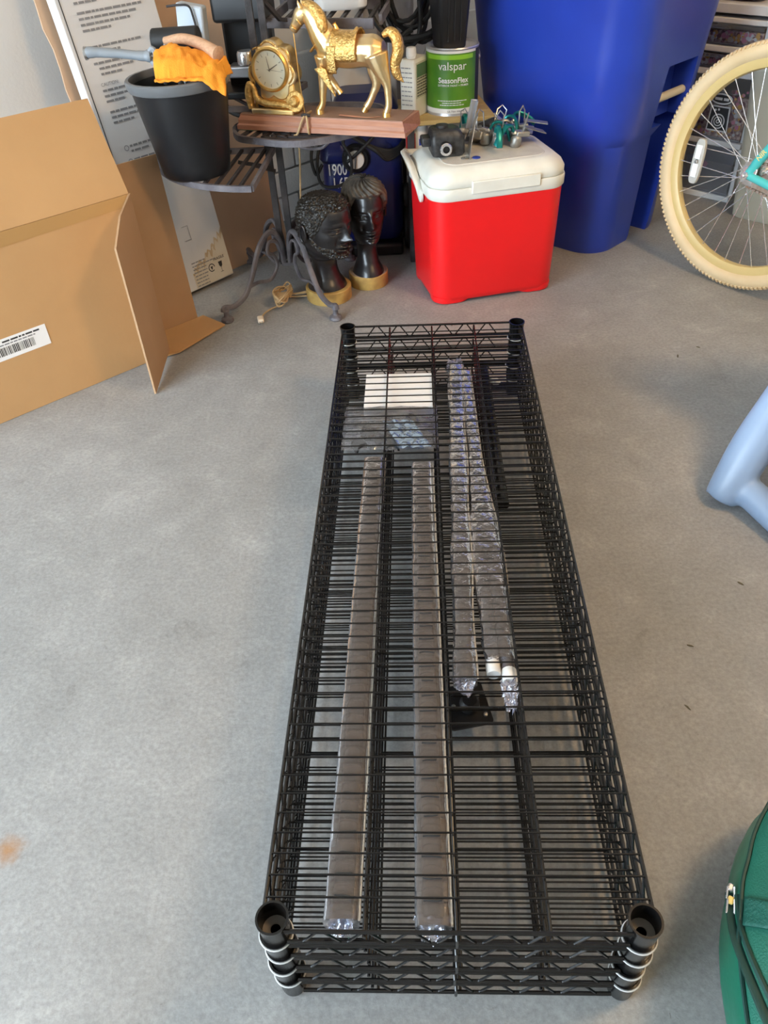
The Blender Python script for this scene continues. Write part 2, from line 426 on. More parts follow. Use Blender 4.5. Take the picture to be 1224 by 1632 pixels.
def realise(o):
    """apply modifiers of an object and keep it as a plain mesh"""
    bpy.context.view_layer.update()
    dg = bpy.context.evaluated_depsgraph_get()
    me = bpy.data.meshes.new_from_object(o.evaluated_get(dg))
    o.modifiers.clear(); o.data = me
    return o
def organic(name, mb, m, parent, voxel, smooth_it=4):
    """fuse overlapping tubes into one continuous skin"""
    o = mb.build(name, m, parent, smooth=False)
    md = o.modifiers.new('re', 'REMESH'); md.mode = 'VOXEL'; md.voxel_size = voxel; md.use_smooth_shade = True
    ms = o.modifiers.new('sm', 'SMOOTH'); ms.factor = 0.5; ms.iterations = smooth_it
    realise(o)
    o.data.materials.clear(); o.data.materials.append(m)
    o.data.shade_smooth()
    return o
def rotz(a): return Matrix.Rotation(a, 3, 'Z')

# ------------------------------------------------------------------ the garage shell
def slab(name, a0, a1, b0, b1, z0, z1, m):
    b = MB().box(((a0 + a1) / 2, (b0 + b1) / 2, (z0 + z1) / 2), (a1 - a0, abs(b1 - b0), z1 - z0))
    fixed = MB(); fixed.add([AB(x, y, z) for x, y, z in b.v], [tuple(reversed(f)) for f in b.f])
    return struct(fixed.build(name, m, None, smooth=False))
floor = MB().grid(lambda u, v: Vector((-4 + 9 * u, -3.5 + 9 * v, 0)), 1, 1).build('floor', M['floor'], None, smooth=False)
struct(floor)
slab('wall_left', DOOR_A, WALL_A + 0.15, WALL_B - 0.15, WALL_B, 0, CEIL, M['wall'])
slab('wall_right', WALL_A, WALL_A + 0.15, WALL_B, SIDE_B, 0, CEIL, M['wall'])
slab('wall_side', DOOR_A, WALL_A + 0.15, SIDE_B, SIDE_B + 0.15, 0, CEIL, M['wall'])
slab('ceiling', DOOR_A - 0.15, WALL_A + 0.15, WALL_B - 0.15, SIDE_B + 0.15, CEIL, CEIL + 0.12, M['ceiling'])
wd = slab('wall_door', DOOR_A - 0.15, DOOR_A, WALL_B - 0.15, SIDE_B + 0.15, 2.25, CEIL, M['wall'])
slab('wall_light_block', DOOR_A - 0.15, DOOR_A, -0.34, SIDE_B + 0.15, 0, 2.25, M['wall'])  # unseen wall piece, added to narrow the daylight from the door
dw = MB().grid(lambda u, v: AB(DOOR_A - 0.1 - 9 * u, -6 + 12 * v, -0.02), 1, 1)
dw.f = [tuple(reversed(f)) for f in dw.f]
struct(dw.build('driveway', M['drive'], None, smooth=False))
# painted block courses at the foot of the left wall
wl = bpy.data.objects['wall_left']
bm_cache = {}
def block(a0, a1, z0, z1):
    key = (round(a1 - a0, 3), round(z1 - z0, 3))
    if key not in bm_cache:
        bm_cache[key] = MB().box((0, 0, 0), (a1 - a0 - 0.008, 0.03, z1 - z0 - 0.007)).mesh('block', M['block'], False)
    o = link('block', bm_cache[key], wl, bevel=0.003)
    o.location = AB((a0 + a1) / 2, WALL_B + 0.012, (z0 + z1) / 2); o.rotation_euler = (0, 0, TH)
for z0, z1, off in ((0, 0.095, 0.0), (0.095, 0.19, 0.2), (0.19, 0.38, 0.0), (0.38, 0.57, 0.2)):
    a = DOOR_A + off
    while a < WALL_A - 0.1:
        a1 = min(a + 0.4, WALL_A); block(a, a1, z0, z1); a = a1

# ------------------------------------------------------------------ stacked wire shelves
RO = Vector((0.055, 0.374, 0)); RY = -0.066; RW, RL = 0.43, 1.445
NSH, PITCH, CH = 5, 0.0402, 0.050
hw, hl = RW / 2, RL
OUT = 0.012
wire_me = MB().tube([(-hw - OUT + 0.002, 0, 0), (hw + OUT - 0.002, 0, 0)], 0.00145, 6).mesh('wire', M['wire'])
def collar_profile():
    return [(0.0135, 0), (0.0165, 0.0), (0.0172, 0.006), (0.0188, CH - 0.006), (0.0198, CH - 0.003), (0.0198, CH), (0.0172, CH), (0.0150, 0.004), (0.0135, 0)]
collar_me = MB().lathe(collar_profile(), 28).mesh('collar', M['wire'], ang=50)
ring_me = MB().tube([(0.0203 * math.cos(2 * PI * k / 28), 0.0203 * math.sin(2 * PI * k / 28), 0) for k in range(28)], 0.0011, 6, closed=True).mesh('collar_ring', M['ring'])  # thin off-white ring just below the top edge of the lower collars
insert_me = MB().lathe([(0.0062, 0), (0.0062, 0.002), (0.0155, 0.003), (0.0158, 0.0)], 24).mesh('collar_insert', mat('grey_collar_insert', (0.16, 0.145, 0.125), 0.6))
def zigzag(p0, p1, z0, z1, period, r, phase=0.0):
    p0, p1 = Vector(p0), Vector(p1); Ln = (p1 - p0).length; n = max(2, int(round(Ln / period)))
    pts = []
    for i in range(n):
        for (t, z) in ((0.0, z0), (0.06, z0), (0.44, z1), (0.56, z1), (0.94, z0)):
            q = p0.lerp(p1, (i + t) / n); pts.append((q.x, q.y, z))
    pts.append((p1.x, p1.y, z0))
    return MB().tube(pts, r, 5)
zt, zb = CH - 0.008, 0.012
xo, y0o, y1o = hw + OUT, -OUT, hl + OUT
rails = []
for z in (zt, zb):
    rails += [((-xo, 0.0150, z), (-xo, hl - 0.0150, z)), ((xo, 0.0150, z), (xo, hl - 0.0150, z)),
              ((-hw + 0.0150, y0o, z), (hw - 0.0150, y0o, z)), ((-hw + 0.0150, y1o, z), (hw - 0.0150, y1o, z))]
def rail_pts(a, b):
    a, b = Vector(a), Vector(b); d = (b - a).normalized()
    return [a, b]
rail_me = [MB().tube(rail_pts(a, b), 0.0028, 8).mesh('rail', M['wire']) for a, b in rails]
truss_me = [zigzag((-xo, 0.035, 0), (-xo, hl - 0.035, 0), zb, zt, 0.06, 0.0018).mesh('truss', M['wire']),
            zigzag((xo, 0.035, 0), (xo, hl - 0.035, 0), zb, zt, 0.06, 0.0018).mesh('truss', M['wire']),
            zigzag((-hw + 0.03, y0o, 0), (hw - 0.03, y0o, 0), zb, zt, 0.0535, 0.0018).mesh('truss', M['wire']),
            zigzag((-hw + 0.045, y1o, 0), (hw - 0.045, y1o, 0), zb, zt, 0.0535, 0.0018).mesh('truss', M['wire'])]
str_me = []
for f in (0.25, 0.5, 0.75):
    x = -hw + RW * f
    hook = [(x, y0o - 0.004, zb), (x, y0o - 0.005, zt - 0.008)] if f == 0.5 else [(x, y0o - 0.005, zt - 0.0035)]
    b = MB().tube(hook + [(x, y0o + 0.004, zt - 0.0035), (x, y1o - 0.004, zt - 0.0035), (x, y1o + 0.005, zt - 0.008), (x, y1o + 0.004, zb)], 0.0021, 10)
    str_me.append(b.mesh('stringer', M['wire']))
str_low = [MB().tube([(-hw + RW * f + 0.006, y0o, zb), (-hw + RW * f + 0.006, y1o, zb)], 0.0020, 10).mesh('stringer', M['wire']) for f in (0.25, 0.5, 0.75)]
shelf_labels = ['lowest black wire shelf of the stack, resting on the concrete floor',
                'fourth black wire shelf from the top of the stack',
                'middle black wire shelf of the five stacked shelves',
                'second black wire shelf from the top, carrying the wrapped posts',
                'topmost black wire shelf of the stack, with open round corner collars']
jit = [(0.0035, 0.001), (-0.004, -0.001), (0.003, 0.0012), (-0.002, -0.0008), (0, 0)]
for i in range(NSH):
    t = thing('wire_shelf', shelf_labels[i], 'wire shelf', RO + Vector((jit[i][0] * 0.3, jit[i][1] * 0.2, i * PITCH)), RY, 'stacked wire shelves')
    for cx, cy in ((-hw, 0), (hw, 0), (-hw, hl), (hw, hl)):
        c = link('collar', collar_me, t, loc=(cx, cy, 0))
        if i == NSH - 1: link('collar_insert', insert_me, c, loc=(0, 0, 0.016))
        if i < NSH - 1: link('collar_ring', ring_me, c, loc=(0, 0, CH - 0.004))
    for me in rail_me: link('rail', me, t)
    for me in truss_me: link('truss', me, t)
    for me in str_me: link('stringer', me, t)
    if i != NSH - 1:
        for me in str_low: link('stringer', me, t)
    for k in range(53):
        y = 0.0255 + 0.0267 * k + (jit[i][1] if i < 4 else 0)
        link('wire', wire_me, t, loc=(0, y, zt + 0.0035))
# height of the wires one shelf below the top: posts rest there
Z4 = 3 * PITCH + zt + 0.0055

def rk(x, y, z=0.0):
    c, s = math.cos(RY), math.sin(RY)
    return Vector((RO.x + x * c - y * s, RO.y + x * s + y * c, z))

def sleeve(centre, halfw, halfh, y0, y1, amp, seed, nu=30, step=0.005, m='film'):
    """crinkled film tube: centre(y) -> x, halfw(y)"""
    n = int((y1 - y0) / step); rings = []
    for i in range(n + 1):
        y = y0 + (y1 - y0) * i / n; ring = []
        for k in range(nu):
            a = 2 * PI * k / nu
            ca, sa = math.cos(a), math.sin(a)
            ex = math.copysign(abs(ca) ** 0.45, ca); ez = math.copysign(abs(sa) ** 0.55, sa)
            nz = (noise.noise(Vector((math.cos(a) * 2.6 + seed, y * 26, math.sin(a) * 2.6))) + 0.6 * noise.noise(Vector((ca * 5 - seed, y * 58 + ca * 3, sa * 5)))) * amp * (1.0 if sa > -0.3 else 0.25)
            hx = halfw(y) + nz; hz = halfh + nz * 0.45
            ring.append(Vector((centre(y) + ex * hx, y, max(0.0, Z0h + ez * hz))))
        rings.append(ring)
    return MB().loft(rings, cap=True)
def grooved(x0, y0, x1, y1, r, z, pitch=0.0267):
    ln = y1 - y0; n = int(ln / pitch); pts = []; rr = []
    def at(y): return (x0 + (x1 - x0) * (y - y0) / ln, y, z)
    pts.append(at(y0)); rr.append(r)
    for i in range(1, n):
        y = y0 + i * pitch
        for dy, q in ((-0.0022, r), (-0.0012, r - 0.0013), (0.0012, r - 0.0013), (0.0022, r)):
            pts.append(at(y + dy)); rr.append(q)
    pts.append(at(y1)); rr.append(r)
    return MB().tube(pts, rr, 14)
Z0h = 0.0155
def wrapped_post(label, x0, y0, x1, y1, hw_fn, amp, seed, posts, tail0, tail1):
    t = thing('wrapped_post', label, 'shelf post', (RO.x, RO.y, Z4), RY, 'film wrapped posts inside the shelf stack')
    for (a0, b0, a1, b1, r) in posts:
        p = grooved(a0, b0, a1, b1, r, r + 0.002).build('post', M['post'], t)
        MB().lathe([(0, 0), (r * 0.92, 0), (r * 1.04, 0.002), (r * 1.04, 0.022), (r * 0.9, 0.024), (0, 0.024)], 16, mtx=Matrix.Rotation(-PI / 2, 3, 'X'), c=(a0, b0 - 0.004, r + 0.002)).build('end_cap', M['whitep'] if r < 0.0125 else M['blackp'], p)
    sl = sleeve(lambda y: x0 + (x1 - x0) * (y - y0) / (y1 - y0), hw_fn, 0.0155, y0, y1, amp, seed).build('plastic_sleeve', M['film_crumple' if amp > 0.0027 else 'film'], t, ang=70)
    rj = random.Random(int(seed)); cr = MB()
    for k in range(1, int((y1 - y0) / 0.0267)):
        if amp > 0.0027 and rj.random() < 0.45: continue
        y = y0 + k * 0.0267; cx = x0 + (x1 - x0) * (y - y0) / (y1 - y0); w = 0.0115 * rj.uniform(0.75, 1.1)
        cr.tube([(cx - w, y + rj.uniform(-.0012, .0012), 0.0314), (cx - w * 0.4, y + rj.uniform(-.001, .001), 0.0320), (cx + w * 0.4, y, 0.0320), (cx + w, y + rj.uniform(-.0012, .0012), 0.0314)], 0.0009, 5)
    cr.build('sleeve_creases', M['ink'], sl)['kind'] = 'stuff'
    MB().tube([(x0 + (x1 - x0) * f + hw_fn(y0 + f * (y1 - y0)) + 0.0005 + 0.0008 * noise.noise(Vector((f * 60, seed, 0))), y0 + f * (y1 - y0), 0.0262 + 0.0015 * noise.noise(Vector((f * 90, 3, seed)))) for f in [k / 90 for k in range(91)]], 0.0017, 6).build('sleeve_seam', M['seam'], sl)
    for (tx, ty, w, ln, dr, sd) in (tail0, tail1):
        if not ln: continue
        def fn(u, v, tx=tx, ty=ty, w=w, ln=ln, dr=dr, sd=sd):
            yy = ty + dr * ln * v
            q = noise.noise(Vector((u * 5 + sd, v * 6, 1.3))); q2 = noise.noise(Vector((u * 9 - sd, v * 11, 4.1)))
            ww = w * (1 - 0.45 * v) + 0.004 * q
            return Vector((tx + (u - 0.5) * 2 * ww + 0.004 * q2, yy + 0.004 * q * (u * 3), max(0.001, 0.012 * (1 - v) + 0.010 * q + 0.008 * q2 + 0.008)))
        MB().grid(fn, 16, 16).build('gathered_end', M['film_blue'], t, ang=80)
wrapped_post('long film wrapped post lying nearest the left side of the shelf stack', -0.136, 0.004, -0.128, 0.905, lambda y: 0.0215, 0.0010, 1.0,
             [(-0.136, 0.02, -0.129, 0.89, 0.0130)], (-0.138, 0.026, 0.022, 0.034, -1, 2.0), (-0.128, 0.9, 0.02, 0.02, 1, 3.0))
wrapped_post('long film wrapped post just left of the middle stringer of the shelves', -0.027, -0.002, -0.031, 0.885, lambda y: 0.0215, 0.0014, 5.0,
             [(-0.027, 0.015, -0.031, 0.87, 0.0130)], (-0.028, 0.012, 0.022, 0.024, -1, 6.0), (-0.031, 0.875, 0.022, 0.03, 1, 7.0))
wrapped_post('shorter straight film wrapped post in the middle, right of the centre stringer', 0.0285, 0.352, 0.052, 1.27, lambda y: 0.0170 + 0.0015 * math.sin(y * 23), 0.0028, 9.0,
             [(0.0285, 0.362, 0.052, 1.25, 0.0125)], (0.028, 0.362, 0.020, 0.022, -1, 10.0), (0.052, 1.25, 0.024, 0.075, 1, 11.0))
wrapped_post('twin tube bundle in crumpled film with pale end caps, rightmost of the wrapped posts', 0.084, 0.390, 0.074, 1.24,
             lambda y: 0.021 + 0.007 * math.exp(-((y - 0.60) / 0.14) ** 2) - 0.009 * max(0, min(1, (y - 0.70) / 0.2)), 0.0040, 14.0,
             [(0.0730, 0.372, 0.066, 1.18, 0.0110), (0.0965, 0.358, 0.086, 0.80, 0.0110)], (0.094, 0.352, 0.013, 0.046, -1, 15.0), (0.074, 1.23, 0.012, 0.02, 1, 16.0))
# loose black post lower in the stack
lp = grooved(0.135, 0.86, 0.132, 1.40, 0.0128, 0.0128).build('shelf_post', M['wire'], None)
lp.location = (RO.x, RO.y, 2 * PITCH + zt + 0.0058 - PITCH); lp.rotation_euler = (0, 0, RY)
tag(lp, 'bare black grooved post lying inside the far right of the shelf stack', 'shelf post')
# white instruction box and the clear parts bag
ib = thing('paper_box', 'flat white cardboard box lying under the far wires of the top shelf', 'box', rk(-0.082, 1.172, Z4), RY)
MB().box((0, 0, 0.010), (0.155, 0.145, 0.020)).build('box_body', M['paper'], ib, bevel=0.0015)
MB().box((0, -0.0005, 0.0205), (0.1535, 0.1425, 0.0012)).build('box_lid', M['paper'], ib)
bg = thing('parts_bag', 'clear crumpled plastic bag of black clips beside the white box', 'plastic bag', rk(-0.098, 1.03, Z4), RY)
def bagfn(sgn):
    def fn(u, v):
        x = (u - 0.5) * 0.205; y = (v - 0.5) * 0.165
        e = max(0.0, (1 - (2 * u - 1) ** 4) * (1 - (2 * v - 1) ** 4))
        q = noise.noise(Vector((u * 7, v * 6, 2.2 * sgn))) + 0.6 * noise.noise(Vector((u * 15, v * 13, 5.0)))
        return Vector((x + 0.005 * noise.noise(Vector((0, v * 9, 1))), y + 0.006 * noise.noise(Vector((u * 9, 0, 3))), 0.0165 + sgn * e * 0.0135 + e * 0.003 * q * (1 if sgn > 0 else 0.3)))
    return fn
MB().grid(bagfn(1), 44, 36).build('bag_top', M['bag_film'], bg, ang=80)
MB().grid(bagfn(-1), 44, 36).build('bag_bottom', M['bag_film'], bg, ang=80)
MB().grid(lambda u, v: Vector((0.035 + 0.065 * (u - 0.5) + 0.04 * (0.5 - v), -0.045 + 0.10 * (v - 0.5), 0.031 + 0.005 * noise.noise(Vector((u * 6, v * 7, 9))))), 18, 22).build('foil_wrap', M['foil'], bg, ang=50)
clip_b = MB().lathe([(0.0132, 0), (0.0160, 0.0), (0.0175, 0.034), (0.0132, 0.034), (0.0132, 0)], 14, a0=0, a1=PI)
for k, (cx, cy, rz) in enumerate(((-0.07, -0.045, 0.4), (-0.035, -0.05, 1.9), (-0.005, -0.045, 0.2), (-0.06, -0.005, 1.2), (0.03, 0.01, 2.5))):
    o = clip_b.build('post_clip', M['blackp'], None)
    o.location = rk(-0.098 + cx, 1.03 + cy, Z4 + 0.006); o.rotation_euler = (R(90), 0, rz)
    tag(o, 'small black half round plastic clip inside the clear parts bag', 'clip', 'black clips in the clear bag')
# black caster plate low in the stack
cp = thing('foot_bracket', 'black square plastic bracket lying low between the shelves', 'bracket', rk(0.036, 0.405, zt + 0.0058), RY + R(12))
MB().prism(rrect(0.036, 0.042, 0.006), 0, 0.005).build('plate', M['blackp'], cp)
MB().lathe([(0.012, 0.005), (0.017, 0.007), (0.017, 0.018), (0.012, 0.024), (0, 0.024)], 20, c=(0.004, -0.005, 0)).build('socket', M['blackp'], cp)
for bx, by in ((-0.022, 0.0), (0.0, 0.028), (0.022, 0.012), (0.026, -0.026)):
    MB().lathe([(0.0035, 0.005), (0.0035, 0.0085), (0, 0.0095)], 10, c=(bx, by, 0)).build('bolt', M['steel'], cp)
wc = MB().lathe([(0, 0), (0.008, 0), (0.010, 0.012), (0.006, 0.024), (0, 0.026)], 14).build('levelling_foot', M['whitep'], None)
wc.location = rk(0.152, 1.345, zt + 0.0058 + PITCH + 0.012); wc.rotation_euler = (R(70), 0, 0.5); tag(wc, 'small white plastic foot lying beside the far right collars', 'foot')

# ------------------------------------------------------------------ red cooler
ck = thing('cooler', 'red plastic cooler with off white lid and swing handle', 'cooler', (0.203, 2.322, 0), R(11))
CX, CY = 0.205, 0.148   # centre of the body in cooler axes
def cring(hx, hy, r, z, n=8, dx=0.0): return [Vector((x, y, z)) for x, y in rrect(hx, hy, r, n, CX + dx, CY)]
body = MB().loft([cring(0.198, 0.138, 0.05, 0.012), cring(0.200, 0.140, 0.055, 0.014), cring(0.203, 0.143, 0.06, 0.03), cring(0.208, 0.149, 0.06, 0.20), cring(0.211, 0.152, 0.06, 0.333)])
body.build('body', M['red'], ck, ang=45)
for sx in (-1, 1):
    for sy in (-1, 1):
        b = MB().loft([[Vector((x, y, z)) for x, y in rrect(0.062 - q, 0.052 - q, 0.045, 8, CX + sx * 0.138, CY + sy * 0.088)] for z, q in ((0, 0.006), (0.004, 0.001), (0.012, 0), (0.022, 0))])
        b.build('foot', M['red'], ck)
MB().loft([cring(0.212, 0.153, 0.06, 0.331), cring(0.2155, 0.1565, 0.062, 0.336), cring(0.216, 0.157, 0.062, 0.362), cring(0.214, 0.155, 0.06, 0.366)]).build('rim_band', M['cream'], ck)
lid = MB().loft([cring(0.210, 0.151, 0.06, 0.366), cring(0.213, 0.154, 0.062, 0.369), cring(0.213, 0.154, 0.062, 0.386), cring(0.205, 0.146, 0.062, 0.402), cring(0.186, 0.130, 0.06, 0.417), cring(0.176, 0.122, 0.056, 0.4195)]).build('lid', M['cream'], ck, ang=60)
MB().loft([cring(0.158, 0.112, 0.04, 0.4185), cring(0.156, 0.110, 0.04, 0.4215)]).build('lid_panel', M['lidtop'], lid)
MB().box((CX + 0.012, CY - 0.1555, 0.366), (0.212, 0.012, 0.036)).build('latch_plate', M['cream'], ck, bevel=0.003)
# handle: ear on the left end and a bar that lies back over the lid
ear = [(CX - 0.2165, CY - 0.045, 0.325), (CX - 0.223, CY - 0.030, 0.355), (CX - 0.230, CY + 0.030, 0.395), (CX - 0.226, CY + 0.110, 0.402)]
hd = MB().tube(catmull(ear, 6), [0.017] * 19, 10, flat=0.5)
for k in range(2): pass
hob = hd.build('handle', M['cream'], ck)
MB().tube(catmull([(CX - 0.226, CY + 0.110, 0.402), (CX - 0.215, CY + 0.150, 0.396), (CX - 0.17, CY + 0.172, 0.385), (CX + 0.17, CY + 0.172, 0.365), (CX + 0.215, CY + 0.150, 0.362), (CX + 0.226, CY + 0.110, 0.360)], 6), 0.010, 10).build('handle_bar', M['cream'], hob)
MB().tube(catmull([(2 * CX - x, y, 0.325 + (z - 0.325) * 0.45) for x, y, z in ear], 6), [0.017] * 19, 10, flat=0.5).build('handle_arm', M['cream'], hob)
MB().lathe([(0, 0), (0.020, 0), (0.020, 0.006), (0.012, 0.009), (0, 0.009)], 18, mtx=Matrix.Rotation(-PI / 2, 3, 'Y'), c=(CX - 0.216, CY - 0.045, 0.325)).build('handle_pivot', M['cream'], hob)

def on_cooler(x, y, z=0.0):
    c, s = math.cos(R(11)), math.sin(R(11)); return Vector((0.203 + x * c - y * s, 2.322 + x * s + y * c, z))
LZ = 0.4217
for nm, (x, y), m, lb in (('washer', (0.150, 0.075), 'bluedisc', 'small blue round washer on the cooler lid'), ('washer', (0.118, 0.082), 'dullsteel', 'small grey round washer on the cooler lid, beside the steel plate')):
    o = MB().lathe([(0.004, 0), (0.012, 0), (0.0125, 0.001), (0.012, 0.002), (0.004, 0.002), (0.004, 0)], 20).build(nm, M[m], None)
    o.location = on_cooler(x, y, LZ + 0.0005); tag(o, lb, 'washer')
# black motor housing on the lid
mh = thing('motor_housing', 'dusty black plastic housing with a round nozzle on the cooler lid', 'housing', on_cooler(0.075, 0.150, LZ), R(4))
MB().loft([[Vector((x, y, z)) for x, y in rrect(hx, hy, r, 5, cx, 0)] for hx, hy, r, cx, z in ((0.046, 0.038, 0.014, 0.006, 0.002), (0.050, 0.042, 0.014, 0.006, 0.010), (0.050, 0.042, 0.014, 0.004, 0.052), (0.044, 0.036, 0.014, 0.0, 0.068), (0.036, 0.028, 0.012, -0.004, 0.074))]).build('shell', M['blackdust'], mh, ang=40)
MB().tube([(-0.005, -0.040, 0.030), (-0.005, -0.058, 0.028)], [0.017, 0.017], 20).build('nozzle', M['blackp'], mh)
MB().lathe([(0.010, 0), (0.016, 0.0), (0.018, 0.003), (0.016, 0.006), (0.010, 0.006)], 20, mtx=Matrix.Rotation(PI / 2, 3, 'X'), c=(-0.005, -0.056, 0.028)).build('nozzle_ring', M['chrome'], mh)
MB().box((-0.056, 0.004, 0.040), (0.030, 0.046, 0.026)).build('bracket', M['blackdust'], mh, bevel=0.005)
MB().lathe([(0, 0), (0.018, 0), (0.018, 0.008), (0, 0.010)], 20, c=(-0.008, 0.004, 0.073)).build('cap', M['blackdust'], mh)
# upright steel plate
pl = MB()
for q in range(1):
    pl.loft([[Vector((x + lean, y0_, z)) for x, y0_ in ((-0.001, -0.075 + cut), (0.001, -0.075 + cut), (0.001, 0.045), (-0.001, 0.045))] for z, cut, lean in ((0.0, 0.0, 0.0), (0.035, 0.045, 0.008), (0.075, 0.072, 0.018), (0.098, 0.078, 0.026))])
o = pl.build('steel_plate', M['steel'], None, smooth=False); o.location = on_cooler(0.145, 0.135, LZ + 0.0005); o.rotation_euler = (0, 0, R(-4))
tag(o, 'thin bent steel plate standing on edge beside the black housing', 'plate')
pl2 = MB().box((0, 0, 0.0), (0.020, 0.006, 0.115)); o = pl2.build('steel_channel', M['alu'], None, bevel=0.002); o.location = on_cooler(0.176, 0.215, LZ + 0.072); o.rotation_euler = (0.25, 0.12, R(8))
MB().box((-0.008, -0.006, 0), (0.003, 0.012, 0.115)).build('flange', M['alu'], o)
MB().box((0.008, -0.006, 0), (0.003, 0.012, 0.115)).build('flange', M['alu'], o)
tag(o, 'grey metal channel leaning behind the thin steel plate', 'channel')
# clamps: a teal curved lever on a steel clamp block with wire bail
def clamp(label, x, y, z, yaw, tilt, lever_col, sc=1.0, blade=True):
    t = thing('spring_clamp', label, 'clamp', on_cooler(x, y, LZ + z), 0, 'teal and steel clamps on the cooler lid', rot=(tilt[0], tilt[1], yaw))
    t.scale = (sc * 1.3,) * 3
    MB().lathe([(0, 0), (0.011, 0), (0.013, 0.004), (0.013, 0.020), (0.009, 0.026), (0.004, 0.028), (0, 0.028)], 14, c=(0, 0, 0)).build('barrel', M['dullsteel'], t)
    MB().box((0.012, 0.0, 0.030), (0.034, 0.018, 0.012)).build('clamp_jaw', M['dullsteel'], t, bevel=0.003)
    MB().tube(catmull([(-0.008, 0.004, 0.028), (-0.018, 0.002, 0.046), (-0.036, -0.004, 0.046), (-0.050, -0.008, 0.026), (-0.056, -0.010, 0.008)], 5), [0.0060] * 12 + [0.0072] * 9, 8, flat=0.6).build('lever', M[lever_col], t)
    MB().lathe([(0, 0), (0.008, 0), (0.009, 0.003), (0.006, 0.007), (0, 0.008)], 12, c=(-0.006, 0.004, 0.028)).build('knob', M['steel'], t)
    MB().tube([(0.006, -0.008, 0.034), (0.010, -0.010, 0.066), (0.018, 0.000, 0.074), (0.022, 0.008, 0.062), (0.020, 0.008, 0.034)], 0.0016, 6).build('wire_bail', M['steel'], t)
    if blade: MB().box((0.046, 0.004, 0.036), (0.056, 0.020, 0.002), Matrix.Rotation(0.25, 3, 'Y')).build('blade', M['dullsteel'], t)
    return t
clamp('teal levered clamp at the back left of the pile on the cooler', 0.215, 0.185, 0.002, R(160), (0.1, 0.0), 'teal', blade=False)
clamp('teal levered clamp with tall wire bail in the middle of the pile on the cooler', 0.243, 0.150, 0.0, R(75), (0.0, 0.1), 'teal', blade=False)
clamp('teal levered clamp with bright lever nearest the front of the cooler lid', 0.292, 0.135, 0.0, R(18), (0.15, 0.1), 'teal')
clamp('steel clamp with a broad grey blade lying at the right of the pile', 0.312, 0.175, 0.004, R(-8), (0.0, -0.1), 'dullsteel')
clamp('tilted steel clamp with teal lever leaning against the grey strip', 0.262, 0.205, 0.010, R(120), (0.5, 0.2), 'teal', blade=True)
clamp('dull steel clamp lying on its side right of the grey channel', 0.205, 0.225, 0.012, R(-40), (1.1, 0.0), 'dullsteel', blade=False)
clamp('teal clamp lying flat at the right back of the pile', 0.330, 0.215, 0.010, R(200), (0.9, 0.3), 'teal', blade=False)
clamp('small teal clamp standing behind the steel plate', 0.172, 0.255, 0.0, R(-100), (0, 0), 'teal', blade=False)
for k, (x, y, a, tl, ln) in enumerate(((0.285, 0.222, 0.7, 0.55, 0.085), (0.335, 0.200, -0.3, 0.10, 0.075))):
    o = MB().box((0, 0, 0), (ln, 0.030, 0.003)).build('steel_strip', M['alu'], None, bevel=0.0006); o.location = on_cooler(x, y, LZ + 0.030 + 0.02 * (1 - k)); o.rotation_euler = (0.5, tl, a)
    tag(o, ('flat grey metal strip tilted up at the back of the clamp pile', 'flat grey metal strip sticking out over the right end of the cooler')[k], 'metal strip')

# ------------------------------------------------------------------ blue wheeled bin
bn = thing('recycling_bin', 'tall blue plastic refuse bin standing in the garage corner', 'bin', AB(2.56, -1.63, 0), TH)
def bring(a0, a1, b0, b1, r, z, n=10):
    # local x = along E1, local y = -E2 (towards the wall), bin front is at -y
    return [Vector((x, y, z)) for x, y in rrect((a1 - a0) / 2, (b1 - b0) / 2, r, n, (a0 + a1) / 2 - 2.56, -(b0 + b1) / 2 - 1.63)]
secs = [(2.37, 2.81, -1.88, -1.385, 0.10, 0.0), (2.365, 2.815, -1.885, -1.38, 0.105, 0.02), (2.345, 2.815, -1.90, -1.355, 0.12, 0.36), (2.322, 2.835, -1.925, -1.325, 0.13, 0.40), (2.305, 2.85, -1.95, -1.305, 0.13, 0.62), (2.28, 2.88, -1.985, -1.27, 0.12, 1.00), (2.275, 2.885, -1.99, -1.265, 0.12, 1.01)]
bb = MB().loft([bring(a0, a1, b0, b1, r, z) for a0, a1, b0, b1, r, z in secs]).build('body', M['blue'], bn, ang=50)
def cutter(poly, y0, y1):
    # poly in local (x, z); extruded along local y
    c = MB(); n = len(poly)
    c.add([Vector((x, y0, z)) for x, z in poly] + [Vector((x, y1, z)) for x, z in poly],
          [tuple(range(n)), tuple(range(2 * n - 1, n - 1, -1))] + [(k, n + k, n + (k + 1) % n, (k + 1) % n) for k in range(n)])
    return c.build('cut', M['blue'], None, smooth=False)
lx = lambda a: a - 2.56
cuts = [cutter([(lx(2.575), -0.01), (lx(2.70), -0.01), (lx(2.735), 0.40), (lx(2.575), 0.40)], -0.40, -0.185),
        cutter([(lx(2.515), 0.40), (lx(2.715), 0.40), (lx(2.715), 0.575), (lx(2.535), 0.575)], -0.45, -0.245)]
for c in cuts:
    c.parent = bn
    md = bb.modifiers.new('cut', 'BOOLEAN'); md.object = c; md.operation = 'DIFFERENCE'; md.solver = 'EXACT'
realise(bb)
for c in cuts: bpy.data.objects.remove(c)
bb.data.shade_smooth(); bb.data.set_sharp_from_angle(angle=R(35))
MB().tube([(lx(2.49), -0.285, 0.475), (lx(2.735), -0.285, 0.475)], 0.013, 14).build('lift_bar', M['binbar'], bn)
MB().loft([bring(2.255, 2.905, -2.03, -1.24, 0.12, 1.012), bring(2.25, 2.91, -2.035, -1.235, 0.12, 1.03), bring(2.28, 2.88, -2.0, -1.27, 0.12, 1.07), bring(2.36, 2.80, -1.9, -1.36, 0.1, 1.085)]).build('lid', M['blue'], bn)
